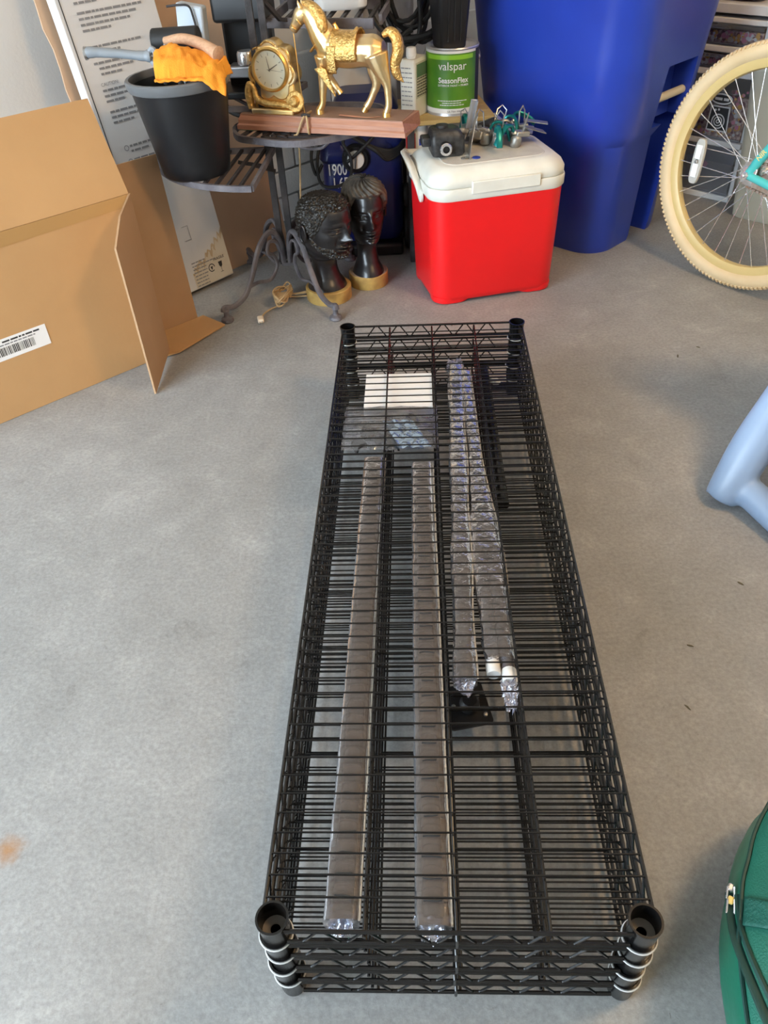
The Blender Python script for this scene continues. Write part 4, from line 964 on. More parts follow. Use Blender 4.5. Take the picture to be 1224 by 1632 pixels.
for sx in (-0.005, 0.005):
    MB().box((sx, -0.024, 0), (0.0016, 0.015, 0.005)).build('prong', M['chrome'], cl, loc=pg.location, rot=pg.rotation_euler)

# ------------------------------------------------------------------ carved busts
HEAD_TAB = [(-0.66, 0.34, 0.33, 0.33), (-0.60, 0.32, 0.31, 0.31), (-0.42, 0.235, 0.215, 0.26), (-0.20, 0.212, 0.155, 0.265), (-0.06, 0.232, 0.19, 0.305),
            (-0.01, 0.255, 0.32, 0.33), (0.02, 0.25, 0.40, 0.34), (0.06, 0.27, 0.43, 0.36), (0.14, 0.315, 0.435, 0.40), (0.24, 0.35, 0.435, 0.44), (0.36, 0.378, 0.435, 0.475),
            (0.50, 0.388, 0.435, 0.50), (0.64, 0.388, 0.435, 0.505), (0.76, 0.365, 0.410, 0.475), (0.86, 0.310, 0.345, 0.40), (0.93, 0.235, 0.26, 0.30), (0.98, 0.12, 0.14, 0.16), (1.0, 0.01, 0.01, 0.01)]
FACE = [(0, 0.355, 0.145, 0.055, 0.055), (0, 0.44, 0.075, 0.042, 0.09), (0, 0.53, 0.035, 0.05, 0.05), (0.15, 0.585, 0.026, 0.12, 0.040), (-0.15, 0.585, 0.026, 0.12, 0.040),
        (0.160, 0.505, -0.070, 0.085, 0.046), (-0.160, 0.505, -0.070, 0.085, 0.046), (0.155, 0.500, 0.075, 0.055, 0.027), (-0.155, 0.500, 0.075, 0.055, 0.027),
        (0.155, 0.532, 0.040, 0.075, 0.011), (-0.155, 0.532, 0.040, 0.075, 0.011), (0.155, 0.470, 0.030, 0.070, 0.011), (-0.155, 0.470, 0.030, 0.070, 0.011),
        (0, 0.222, 0.060, 0.105, 0.022), (0, 0.165, 0.060, 0.090, 0.022), (0, 0.194, -0.030, 0.12, 0.008), (0.065, 0.335, 0.055, 0.030, 0.030), (-0.065, 0.335, 0.055, 0.030, 0.030),
        (0.135, 0.30, -0.028, 0.03, 0.06), (-0.135, 0.30, -0.028, 0.03, 0.06), (0.24, 0.40, 0.030, 0.08, 0.07), (-0.24, 0.40, 0.030, 0.08, 0.07), (0, 0.05, 0.035, 0.10, 0.05), (0, 0.11, -0.02, 0.10, 0.02)]
def head_point(th, z, hh, grow=0.0, face=1.0, sx=1.0):
    w, f, b = smooth_table(HEAD_TAB, z)
    ct, st = math.cos(th), math.sin(th)
    x = w * sx * st; y = -(f if ct > 0 else b) * ct
    if face and ct > 0:
        k = min(1.0, ct * 2.2)
        for (fx, fz, A, wx, wz) in FACE:
            y -= A * face * k * math.exp(-((x - fx) / wx) ** 2 - ((z - fz) / wz) ** 2)
    q = Vector((x, y, z)) 
    if grow:
        n = Vector((st / max(w, 0.05), -ct / max(f if ct > 0 else b, 0.05), max(0.0, (z - 0.55)) * 6)).normalized()
        q += n * grow
    return q * hh
def bust(label, loc, yaw, base_r, base_h, hh, z_chin, man, sx=1.0, tiltx=0.0):
    t = thing('carved_bust', label, 'sculpture', loc, yaw, 'carved black busts beside the plant stand')
    bs = MB().lathe([(0, 0), (base_r - 0.002, 0), (base_r, 0.003), (base_r, base_h - 0.002), (base_r - 0.002, base_h)], 44).build('wooden_base', M['palewood'], t)
    MB().lathe([(base_r - 0.002, base_h), (0, base_h + 0.0002)], 44).build('base_top', M['palewood'] if man else M['dustwood'], bs)
    NZ, NT = 230, 110
    z0 = -(z_chin - base_h) / hh
    tab0 = HEAD_TAB[0][0]
    def zz(v):
        z = z0 + (1.0 - z0) * v
        return z
    def P(th, z, grow=0.0, face=1.0):
        zq = z
        if z < 0: zq = z / z0 * tab0 if z0 < 0 else z
        q = head_point(th, zq, hh, grow, face, sx)
        lean = 0.10 * max(0, min(1, (z + 0.3))) * hh if man else 0.04 * hh
        return Vector((q.x, q.y - lean + 0.02 * hh, z_chin + z * hh + (q.z - zq * hh)))
    rings = []
    for i in range(NZ + 1):
        z = zz(i / NZ); rings.append([P(2 * PI * k / NT, min(z, 0.999)) for k in range(NT)])
    hd = MB().loft(rings).build('head', M['ebony'], t, ang=75)
    # ears
    for s in (-1, 1):
        c = P(s * R(97), 0.45)
        o = MB()
        ring = [c + Vector((s * 0.010, 0.012 * math.cos(a) + 0.004, 0.026 * math.sin(a) + 0.0)) for a in [2 * PI * k / 22 for k in range(22)]]
        o.tube(ring, 0.0042, 7, closed=True)
        o.loft([[c + Vector((s * 0.006, 0.010 * math.cos(a) + 0.004, 0.022 * math.sin(a))) for a in [2 * PI * k / 16 for k in range(16)]], [c + Vector((s * 0.009, 0.009 * math.cos(a) + 0.004, 0.021 * math.sin(a))) for a in [2 * PI * k / 16 for k in range(16)]]])
        o.build('ear', M['ebony'], hd, ang=70)
    # hair cap
    NH, NV = (280, 130) if man else (220, 80)
    def hairline(th):
        a = abs(((th + PI) % (2 * PI)) - PI)   # 0 at the face
        if man: return lerp_table([(0.0, 0.79), (R(38), 0.80), (R(52), 0.70), (R(66), 0.50), (R(80), 0.36), (R(100), 0.50), (R(112), 0.18), (PI, 0.10)], a)[0]
        return lerp_table([(0.0, 0.80), (R(45), 0.77), (R(62), 0.62), (R(80), 0.50), (R(100), 0.30), (PI, 0.14)], a)[0]
    def hair(u, v):
        th = 2 * PI * u; lo = hairline(th); z = lo + (0.999 - lo) * v
        edge = min(1.0, v * 12)
        if man:
            q = P(th, z, 0, 0); c = noise.voronoi(q * 120)[0][0]
            g = 0.012 * edge + 0.062 * edge * (0.62 - c)
        else:
            wv = math.sin((u * 2 * PI + 0.5 * math.sin(z * 7)) * 19 + z * 5)
            g = (0.028 + 0.035 * math.sin(PI * min(1, max(0, (z - 0.5) * 2)))) * edge + 0.020 * edge * wv
        return P(th, z, g, 0.0)
    MB().grid(hair, NH, NV).build('hair', M['curl'] if man else M['combed'], hd, ang=80)
    if man:
        def beard(u, v):
            th = R(-88 + 176 * u); a = abs(R(-88 + 176 * u))
            top = lerp_table([(0.0, 0.10), (R(20), 0.12), (R(35), 0.22), (R(60), 0.24), (R(88), 0.40)], a)[0]
            bot = lerp_table([(0.0, -0.03), (R(40), 0.00), (R(88), 0.26)], a)[0]
            z = bot + (top - bot) * v
            e = min(1.0, min(v, 1 - v) * 7) * min(1.0, min(u, 1 - u) * 14 + 0.3)
            q = P(th, z); c = noise.voronoi(q * 140)[0][0]
            return P(th, z, e * (0.012 + 0.055 * (0.62 - c)), 1.0)
        MB().grid(beard, 170, 46).build('beard', M['curl'], hd, ang=80)
        def mous(u, v):
            th = R(-20 + 40 * u); z = 0.262 + 0.022 * v - 0.05 * abs(u - 0.5) ** 1.3
            return P(th, z, 0.012 * math.sin(PI * v) * math.sin(PI * u), 1.0)
        MB().grid(mous, 30, 8).build('moustache', M['curl'], hd)
    return t
bust('carved black bust of a bearded man with curly hair on a yellow wooden disc', (-0.137, 2.455, 0), R(47), 0.075, 0.042, 0.192, 0.150, True)
bust('carved black bust with swept back grey brown hair on a dusty wooden disc', (-0.003, 2.545, 0), R(12), 0.066, 0.045, 0.190, 0.158, False, 0.80)

# ------------------------------------------------------------------ cardboard
def quadplate(name, pts, th, m, parent=None, nrm=None, bevel=0.0):
    P = [Vector(p) for p in pts]
    n = nrm if nrm is not None else (P[1] - P[0]).cross(P[2] - P[0]).normalized()
    b = MB(); k = len(P)
    b.add([p - n * th / 2 for p in P] + [p + n * th / 2 for p in P], [tuple(range(k - 1, -1, -1)), tuple(range(k, 2 * k))] + [(i, (i + 1) % k, k + (i + 1) % k, k + i) for i in range(k)])
    return b.build(name, m, parent, smooth=False)
# big brown carton, local x along its long face (to the right), y into the box
BT = R(39.6)
bc = thing('cardboard_box', 'large brown cardboard box with open flaps at the left edge', 'cardboard box', (-0.619, 2.136, 0), BT)
BH, BL, BD = 0.474, 0.82, 0.115
quadplate('front_panel', [(-BL, 0, 0.001), (0, 0, 0.001), (0, 0, BH), (-BL, 0, BH)], 0.005, M['card'], bc)
quadplate('back_panel', [(-BL, BD, 0.001), (0, BD, 0.001), (0, BD, BH), (-BL, BD, BH)], 0.005, M['card'], bc)
quadplate('side_panel', [(-BL, 0.003, 0.001), (-BL, BD, 0.001), (-BL, BD, BH), (-BL, 0.003, BH)], 0.005, M['card'], bc)
quadplate('bottom_panel', [(-BL, 0, 0.004), (-0.01, 0, 0.004), (-0.01, BD, 0.004), (-BL, BD, 0.004)], 0.005, M['card_in'], bc)
ca, sa = math.cos(R(22)), math.sin(R(22))
quadplate('top_flap', [(-BL, 0, BH), (-0.002, 0, BH), (-0.008, 0.233 * sa, BH + 0.233 * ca), (-BL + 0.01, 0.233 * sa, BH + 0.233 * ca)], 0.005, M['card'], bc)
fl = Vector((math.cos(R(-129.6)), math.sin(R(-129.6)), 0)) * 0.232
fx, fy = fl.x, fl.y
quadplate('end_flap', [(0.001, 0, 0.012), (0.001, 0, BH), (fx * 0.55, fy * 0.55, BH - 0.012), (fx * 1.0, fy * 1.0, BH - 0.055), (fx, fy, 0.0022)], 0.005, M['card_in'], bc)
quadplate('tape_strip', [(-BL, -0.0032, BH - 0.042), (-0.004, -0.0032, BH - 0.030), (-0.004, -0.0032, BH + 0.0), (-BL, -0.0032, BH + 0.0)], 0.0006, M['tape'], bc)
lb = quadplate('shipping_label', [(-0.480, -0.0034, 0.165), (-0.322, -0.0034, 0.165), (-0.322, -0.0034, 0.222), (-0.480, -0.0034, 0.222)], 0.0006, M['paper'], bc)
random.seed(3)
x = -0.470
while x < -0.362:
    w = random.choice((0.0010, 0.0018, 0.0028)); MB().add([(x, -0.0040, 0.176), (x + w, -0.0040, 0.176), (x + w, -0.0040, 0.199), (x, -0.0040, 0.199)], [(0, 1, 2, 3)]).build('bar', M['ink'], lb, smooth=False); x += w + random.choice((0.0012, 0.0018, 0.0026))
def greek(parent, fn, x0, x1, y, h, m, seed, name='print_line'):
    """one line of illegibly small print: short dashes the size of words"""
    rnd = random.Random(seed); b = MB(); x = x0
    while x < x1 - h:
        w = min(x1 - x, h * rnd.uniform(1.2, 4.5)); b.add([fn(x, y), fn(x + w, y), fn(x + w, y + h), fn(x, y + h)], [(0, 1, 2, 3)]); x += w + h * 0.6
    return b.build(name, m, parent, smooth=False)
lab = lambda x, y: Vector((x, -0.0040, y))
greek(lb, lab, -0.46, -0.35, 0.2035, 0.0035, M['inkgrey'], 1); greek(lb, lab, -0.44, -0.335, 0.211, 0.0045, M['ink'], 2)
# torn-open carton behind it: standing panel and a flap on the floor
oc2 = thing('opened_carton', 'unfolded brown cardboard carton standing between the large box and white carton', 'cardboard box', (-0.564, 2.353, 0), R(40))
quadplate('standing_panel', [(-0.30, 0, 0.002), (0, 0, 0.002), (0.0, 0.036, 0.499), (-0.30, 0.036, 0.499)], 0.005, M['card_in'], oc2)
quadplate('floor_flap', [(-0.30, -0.004, 0.004), (0.02, -0.004, 0.004), (0.034, -0.11, 0.004), (-0.165, -0.165, 0.010), (-0.30, -0.12, 0.004)], 0.005, M['card'], oc2, nrm=Vector((0, 0, 1)))
# tall white printed carton leaning on the wall
LEAN = R(10.3); WT = R(46)
wc2 = thing('white_carton', 'tall white printed carton leaning on the wall behind the bucket', 'carton', (-0.475, 2.654, 0), WT)
WW, WH, WD = 0.316, 0.955, 0.040
cl_, sl_ = math.cos(LEAN), math.sin(LEAN)
def wcp(x, y, h): return Vector((x, y * cl_ + h * sl_, h * cl_ - y * sl_ + 0.0136))
b = MB(); cs8 = [wcp(x, y, h) for h in (0, WH) for y in (0, WD) for x in (-WW, 0)]
b.add(cs8, [(0, 2, 3, 1), (4, 5, 7, 6), (0, 1, 5, 4), (2, 6, 7, 3), (0, 4, 6, 2), (1, 3, 7, 5)]); b.build('carton_body', M['carton'], wc2, bevel=0.004)
fr_ = lambda x, h: wcp(x, -0.0012, h)
MB().add([fr_(-WW + 0.013, 0.0), fr_(-WW + 0.016, 0.0), fr_(-WW + 0.016, WH), fr_(-WW + 0.013, WH)], [(0, 1, 2, 3)]).build('edge_line', M['ink'], wc2, smooth=False)
# water stain along the lower right with a ragged top
rnd = random.Random(9)
edge_ = []
for k in range(26):
    f = k / 25; edge_.append((-0.003 - 0.157 * f, 0.165 - 0.105 * f ** 0.8 + 0.012 * rnd.uniform(-1, 1)))
MB().add([fr_(x, h) for x, h in edge_] + [fr_(-0.160, 0.004), fr_(-0.003, 0.004)], [tuple(range(len(edge_) + 2))]).build('stain', M['stain_pale'], wc2, smooth=False)
eb = MB()
for (x0, h0), (x1, h1) in zip(edge_, edge_[1:]):
    w0 = rnd.uniform(0.006, 0.024); eb.add([fr_(x0, h0) + Vector((0, -0.0004, 0)), fr_(x1, h1) + Vector((0, -0.0004, 0)), fr_(x1, h1 - w0) + Vector((0, -0.0004, 0)), fr_(x0, h0 - w0) + Vector((0, -0.0004, 0))], [(0, 1, 2, 3)])
eb.build('stain_edge', M['stain'], wc2, smooth=False)
text('lettering', 'FRAGILE', 0.0125, M['ink'], wc2, lambda x, y: fr_(-0.045 + x, 0.068 + y) + Vector((0, -0.0008, 0)), bold=0.01)
gl = MB()
f2 = lambda x, h: fr_(x, h) + Vector((0, -0.0012, 0))
gl.add([f2(-0.052, 0.060), f2(-0.036, 0.060), f2(-0.038, 0.046), f2(-0.043, 0.040), f2(-0.045, 0.040), f2(-0.050, 0.046)], [(0, 1, 2, 3, 4, 5)])
gl.add([f2(-0.0447, 0.040), f2(-0.0433, 0.040), f2(-0.0433, 0.026), f2(-0.0447, 0.026)], [(0, 1, 2, 3)])
gl.add([f2(-0.050, 0.026), f2(-0.038, 0.026), f2(-0.038, 0.0245), f2(-0.050, 0.0245)], [(0, 1, 2, 3)])
gl.build('glass_symbol', M['ink'], wc2, smooth=False)
rs = MB(); N = 28
for k in range(N - 4):
    a, a2 = 2 * PI * k / N, 2 * PI * (k + 1) / N
    rs.add([f2(-0.082 + r * math.cos(q), 0.050 + r * math.sin(q)) for r, q in ((0.0105, a), (0.0135, a), (0.0135, a2), (0.0105, a2))], [(0, 1, 2, 3)])
rs.add([f2(-0.087, 0.054), f2(-0.077, 0.054), f2(-0.079, 0.048), f2(-0.081, 0.043), f2(-0.083, 0.043), f2(-0.085, 0.048)], [(0, 1, 2, 3, 4, 5)])
rs.build('round_symbol', M['ink'], wc2, smooth=False)
for k in range(8): greek(wc2, f2, -0.155, -0.10 + 0.04 * (k % 2) * (k < 3), 0.085 - 0.011 * k, 0.0035, M['inkgrey'], 20 + k)
for k in range(4): MB().add([f2(-0.155, 0.16 + 0.001), f2(-0.125, 0.161), f2(-0.125, 0.162), f2(-0.155, 0.162)], [(0, 1, 2, 3)]).build('frame_line', M['inkgrey'], wc2, smooth=False) if k == 0 else None
bx_ = MB()
for (x0, x1, h0, h1) in ((-0.150, -0.126, 0.159, 0.1605), (-0.150, -0.126, 0.2045, 0.206), (-0.1275, -0.126, 0.159, 0.206)):
    bx_.add([f2(x0, h0), f2(x1, h0), f2(x1, h1), f2(x0, h1)], [(0, 1, 2, 3)])
bx_.build('frame_symbol', M['inkgrey'], wc2, smooth=False)
text('lettering', 'CAUTION:', 0.0125, M['inkgrey'], wc2, lambda x, y: f2(-0.262 + x, 0.640 + y), 'LEFT')
para = [(0.626, -0.262, -0.15), (0.612, -0.262, -0.16), (0.598, -0.262, -0.20), (0.570, -0.262, -0.15), (0.556, -0.262, -0.16), (0.542, -0.262, -0.19), (0.472, -0.235, -0.14), (0.458, -0.235, -0.17), (0.434, -0.235, -0.15), (0.420, -0.235, -0.16), (0.406, -0.235, -0.20),
        (0.870, -0.262, -0.04), (0.856, -0.262, -0.06), (0.842, -0.262, -0.19), (0.818, -0.262, -0.05), (0.804, -0.262, -0.07), (0.790, -0.262, -0.10), (0.776, -0.262, -0.17), (0.735, -0.255, -0.08), (0.721, -0.255, -0.16), (0.695, -0.262, -0.10), (0.681, -0.250, -0.13), (0.667, -0.250, -0.18), (0.90, -0.262, -0.06), (0.914, -0.262, -0.10), (0.94, -0.262, -0.05), (0.954, -0.262, -0.12)]
for i, (h, x0, x1) in enumerate(q for q in para if q[0] < 0.945): greek(wc2, f2, x0, x1, h, 0.0058, M['inkgrey'], 60 + i)
for h in (0.472, 0.434):
    ic = MB(); N = 16
    for k in range(N):
        a, a2 = 2 * PI * k / N, 2 * PI * (k + 1) / N
        ic.add([f2(-0.248 + r * math.cos(q), h + r * math.sin(q)) for r, q in ((0.006, a), (0.008, a), (0.008, a2), (0.006, a2))], [(0, 1, 2, 3)])
    ic.build('small_symbol', M['inkgrey'], wc2, smooth=False)
# big pale cardboard sheet behind, torn along its left edge
sh = thing('cardboard_sheet', 'large pale cardboard sheet leaning on the wall behind the white carton', 'cardboard', (-0.385, 2.815, 0), R(44))
LE2 = R(10.3)
def shp(x, h, y=0.0): return Vector((x, y + h * math.sin(LE2), h * math.cos(LE2) + 0.004))
rnd = random.Random(5)
left = [(-0.516 + 0.008 * rnd.uniform(-1, 1), h) for h in [0.05 * k for k in range(20)]]
poly = [(0.122, 0.0), (0.140, 0.95)] + left[::-1]
P = [shp(x, h) for x, h in poly]; n_ = Vector((0, -math.cos(LE2), math.sin(LE2)))
quadplate('sheet', P, 0.006, M['card_pink'], sh, nrm=n_)

# ------------------------------------------------------------------ pressure washer behind the busts
pw = thing('pressure_washer', 'navy blue pressure washer with white dial behind the busts', 'pressure washer', (0.0, 2.86, 0), 0)
def prr(hx, hy, r, z, cx=0.0, cy=0.0): return [Vector((x, y, z)) for x, y in rrect(hx, hy, r, 6, cx, cy)]
MB().loft([prr(0.12, 0.09, 0.03, 0.05, 0, 0.02), prr(0.135, 0.10, 0.04, 0.08, 0, 0.02), prr(0.138, 0.10, 0.04, 0.24, 0, 0.02), prr(0.136, 0.1, 0.045, 0.34, 0, 0.02), prr(0.10, 0.08, 0.05, 0.41, 0, 0.02)]).build('housing', M['navy'], pw)
MB().loft([prr(0.118, 0.085, 0.04, 0.40, 0.02, 0.05), prr(0.110, 0.08, 0.04, 0.47, 0.02, 0.05), prr(0.09, 0.06, 0.04, 0.515, 0.02, 0.06)]).build('top_cover', M['navy'], pw)
MB().box((0.0, -0.02, 0.0225), (0.26, 0.17, 0.045)).build('foot_frame', M['blackp'], pw, bevel=0.01)
MB().loft([prr(0.046, 0.03, 0.03, 0.322, -0.092, -0.050), prr(0.052, 0.035, 0.03, 0.333, -0.092, -0.052), prr(0.050, 0.035, 0.03, 0.36, -0.092, -0.05), prr(0.032, 0.022, 0.02, 0.395, -0.09, -0.04)]).build('detergent_tank', M['navy'], pw)
MB().loft([prr(0.05, 0.03, 0.025, 0.36, 0.09, -0.035), prr(0.052, 0.03, 0.025, 0.41, 0.09, -0.035), prr(0.045, 0.028, 0.02, 0.44, 0.09, -0.03)]).build('pump_cover', M['navy'], pw)
mx = Matrix.Rotation(PI / 2, 3, 'X')
MB().lathe([(0, 0), (0.047, 0), (0.047, 0.010), (0.040, 0.018), (0.030, 0.018)], 28, mtx=mx, c=(-0.022, -0.078, 0.336)).build('dial_ring', M['blackp'], pw)
dk = MB().lathe([(0.029, 0.016), (0.027, 0.028), (0, 0.030)], 26, mtx=mx, c=(-0.022, -0.078, 0.336)).build('dial_knob', M['whitep'], pw)
MB().box((-0.022, -0.110, 0.336), (0.005, 0.008, 0.050), Matrix.Rotation(0.12, 3, 'Y')).build('dial_grip', M['rim'], dk, bevel=0.002)
pwf = lambda dx, dz: (lambda x, y: Vector((dx + x * 0.66, -0.0845, dz + y)))
text('lettering', '1900', 0.052, M['whitep'], pw, pwf(-0.088, 0.286), bold=0.012)
text('lettering', '1.65', 0.050, M['whitep'], pw, pwf(-0.080, 0.243), bold=0.012)
text('lettering', 'PSI', 0.022, M['whitep'], pw, lambda x, y: Vector((-0.025 - y, -0.0845, 0.290 + x)), bold=0.005)
MB().box((-0.038, -0.0846, 0.288), (0.0022, 0.001, 0.045)).build('divider', M['whitep'], pw)
for sx in (-0.105, 0.118):
    MB().box((sx, 0.09, 0.58), (0.028, 0.020, 0.72)).build('handle_post', M['alu'], pw, bevel=0.004)
MB().box((0.006, 0.09, 0.93), (0.25, 0.03, 0.03)).build('handle_grip', M['blackp'], pw, bevel=0.008)
for sx, z, r in ((0.155, 0.075, 0.075), (-0.160, 0.075, 0.075)):
    w = MB().lathe([(r * 0.55, -0.018), (r * 0.9, -0.018), (r, -0.010), (r, 0.010), (r * 0.9, 0.018), (r * 0.55, 0.018), (r * 0.55, -0.018)], 28, mtx=Matrix.Rotation(PI / 2, 3, 'Y'), c=(sx, -0.02, z)).build('wheel', M['rubber'], pw)
    MB().lathe([(0, -0.012), (r * 0.55, -0.012), (r * 0.55, 0.012), (0, 0.016)], 20, mtx=Matrix.Rotation(PI / 2, 3, 'Y'), c=(sx, -0.02, z)).build('wheel_hub', M['rim'], w)
w = MB().lathe([(0.012, -0.012), (0.034, -0.014), (0.040, -0.006), (0.040, 0.006), (0.034, 0.014), (0.012, 0.012)], 24, mtx=Matrix.Rotation(PI / 2, 3, 'Y'), c=(0.150, -0.05, 0.195)).build('hose_fitting', M['rubber'], pw)
# pressure hose wrapped across the front
hp = []
hz = thing('pressure_hose', 'black hose looped over the front of the navy pressure washer', 'hose', (0.0, 2.86, 0))
hloops = [[(-0.135, -0.075, 0.40), (-0.152, -0.11, 0.33), (-0.142, -0.12, 0.27), (-0.09, -0.125, 0.262), (-0.045, -0.125, 0.29), (-0.038, -0.125, 0.35), (-0.06, -0.115, 0.40), (-0.02, -0.10, 0.43), (0.05, -0.09, 0.44)],
          [(-0.05, -0.112, 0.335), (0.0, -0.120, 0.375), (0.045, -0.115, 0.415), (0.07, -0.10, 0.445)],
          [(-0.155, -0.07, 0.41), (-0.17, -0.10, 0.35), (-0.158, -0.11, 0.30), (-0.135, -0.105, 0.33)]]
for k, q in enumerate(hloops): MB().tube(catmull(q, 7), 0.0055, 8).build('hose_loop', M['rubber'], hz)
for k in range(6):
    x0, z0 = -0.045 + 0.012 * k, 0.425 - 0.007 * k
    MB().tube(catmull([(x0 - 0.02, -0.095, z0 + 0.012), (x0 + 0.03, -0.112 - 0.002 * k, z0 - 0.022), (0.085, -0.105, 0.362 - 0.006 * k), (0.135, -0.075, 0.375 - 0.004 * k), (0.158, -0.03, 0.41)], 7), 0.0052, 8).build('hose_loop', M['rubber'], hz)
# power cable coiled on the handle
cc = thing('cable_coil', 'coil of black cable hanging from the washer handle', 'cable', (0.185, 2.925, 0.0))
rnd = random.Random(11)
for k in range(7):
    cx, cz, rx, rz, tl = rnd.uniform(-0.04, 0.035), 0.80 + rnd.uniform(-0.05, 0.04), rnd.uniform(0.05, 0.085), rnd.uniform(0.09, 0.16), rnd.uniform(-0.5, 0.5)
    pts = []
    for j in range(26):
        a = 2 * PI * j / 26; x, z = rx * math.cos(a), rz * math.sin(a)
        pts.append((cx + x * math.cos(tl) - z * math.sin(tl), -0.02 + 0.010 * k - 0.03 * math.cos(a * 2 + k), cz + x * math.sin(tl) + z * math.cos(tl)))
    MB().tube(pts, 0.0072, 8, closed=True).build('cable_loop', M['rubber'], cc)
MB().tube(catmull([(-0.10, -0.01, 0.66), (-0.03, -0.03, 0.655), (0.05, -0.03, 0.665), (0.10, 0.0, 0.69)], 6), 0.011, 8).build('cable_tail', M['rubber'], cc)
MB().tube(catmull([(-0.145, 0, 0.80), (-0.12, -0.02, 0.71), (-0.06, -0.03, 0.66), (0.0, -0.02, 0.68)], 6), 0.008, 8).build('cable_tail', M['rubber'], cc)
# white tapered plastic pedestal and crumpled sheet behind
wp = MB().loft([[Vector((x, y, z)) for x, y in rrect(hx, hy, 0.02, 5)] for hx, hy, z in ((0.13, 0.09, 0.0), (0.13, 0.09, 0.02), (0.058, 0.05, 0.735), (0.040, 0.036, 0.755))]).build('plastic_pedestal', M['whitep'], None, bevel=0.0)
wp.location = (-0.030, 3.10, 0.0); tag(wp, 'white tapered plastic pedestal behind the pressure washer', 'pedestal')
gs = MB().grid(lambda u, v: AB(2.10 + 0.50 * u, WALL_B + 0.10 + 0.03 * noise.noise(Vector((u * 5, v * 6, 3))) + 0.02 * noise.noise(Vector((u * 11, v * 13, 7))), 0.02 + 1.05 * v), 34, 60).build('plastic_sheet', M['greysheet'], None, ang=30, solid=0.001)
tag(gs, 'crumpled grey plastic sheet against the wall behind the cables', 'plastic sheet')

# ------------------------------------------------------------------ small stand with paint cans
sd = thing('utility_stand', 'low pale wooden stand holding the paint can behind the cooler', 'stand', (0.275, 2.805, 0), R(4))
for z, hx in ((0.456, 0.150), (0.318, 0.134)):
    for k in range(4):
        MB().box((0.0, -0.078 + 0.074 * k, z), (2 * hx, 0.071, 0.014)).build('plank', M['standwood'], sd, bevel=0.002)
for sx in (-1, 1):
    for sy in (-1, 1):
        MB().box((sx * 0.122, (0.132 if sy > 0 else -0.10), 0.225), (0.022, 0.022, 0.449)).build('leg', M['iron'], sd, bevel=0.002)
pcn = thing('paint_can', 'green and white labelled paint can standing behind the cooler', 'paint can', (0.303, 2.80, 0.4632), R(0))
rr_, hh_ = 0.0825, 0.190
MB().lathe([(0, 0.004), (rr_ - 0.006, 0.004), (rr_ - 0.004, 0.0), (rr_ + 0.001, 0.0), (rr_, 0.005), (rr_, hh_ - 0.006), (rr_ + 0.0015, hh_ - 0.003), (rr_, hh_), (rr_ - 0.006, hh_), (rr_ - 0.010, hh_ - 0.006), (rr_ - 0.016, hh_ - 0.008), (0, hh_ - 0.008)], 56).build('can_body', M['alu'], pcn)
fa = R(-97)
lab_g = MB().lathe([(rr_ + 0.0006, 0.022), (rr_ + 0.0006, 0.176)], 40, a0=fa - R(84), a1=fa + R(60)).build('green_label', M['greenlabel'], pcn)
MB().lathe([(rr_ + 0.0004, 0.008), (rr_ + 0.0004, 0.183)], 40, a0=fa - R(100), a1=fa + R(64)).build('white_band', M['whitep'], pcn)
MB().lathe([(rr_ + 0.0007, 0.008), (rr_ + 0.0007, 0.182)], 20, a0=fa + R(60), a1=fa + R(110)).build('dark_label', M['ink'], pcn)
MB().lathe([(rr_ + 0.0008, 0.160), (rr_ + 0.0008, 0.172)], 30, a0=fa - R(62), a1=fa + R(50)).build('light_band', mat('lime_band', (0.25, 0.55, 0.03), 0.35), lab_g)
cyl = lambda dz, da=0.0: (lambda x, y: Vector(((rr_ + 0.0016) * math.cos(fa + da + x / rr_), (rr_ + 0.0016) * math.sin(fa + da + x / rr_), dz + y)))
text('lettering', 'valspar', 0.032, M['whitep'], lab_g, cyl(0.132, 0.02))
text('lettering', 'SeasonFlex', 0.0215, M['whitep'], lab_g, cyl(0.096, 0.06), bold=0.018)
text('lettering', 'EXTERIOR PAINT + PRIMER', 0.0082, M['whitep'], lab_g, cyl(0.086, 0.06), bold=0.01)
for k, (x0, x1) in enumerate(((-0.045, 0.05), (-0.03, 0.03), (-0.038, 0.042))): greek(lab_g, cyl(0.044 - 0.0062 * k), x0, x1, 0, 0.0022, M['whitep'], 90 + k)
text('lettering', 'ULTRA WHITE', 0.0085, M['inkgrey'], pcn, cyl(0.0115, 0.18), bold=0.01)
for s in (-1, 1):
    MB().lathe([(0, 0), (0.009, 0), (0.007, 0.005), (0, 0.006)], 14, mtx=Matrix.Rotation(s * PI / 2, 3, 'Y'), c=(s * rr_, 0, 0.150)).build('handle_ear', M['dullsteel'], pcn)
MB().tube(catmull([(rr_ + 0.006, 0, 0.150), (rr_ + 0.004, 0.03, 0.165), (0.06, 0.065, 0.188), (0, 0.09, 0.196), (-0.06, 0.065, 0.188), (-rr_ - 0.004, 0.03, 0.165), (-rr_ - 0.006, 0, 0.150)], 6), 0.0016, 6).build('wire_handle', M['steel'], pcn)
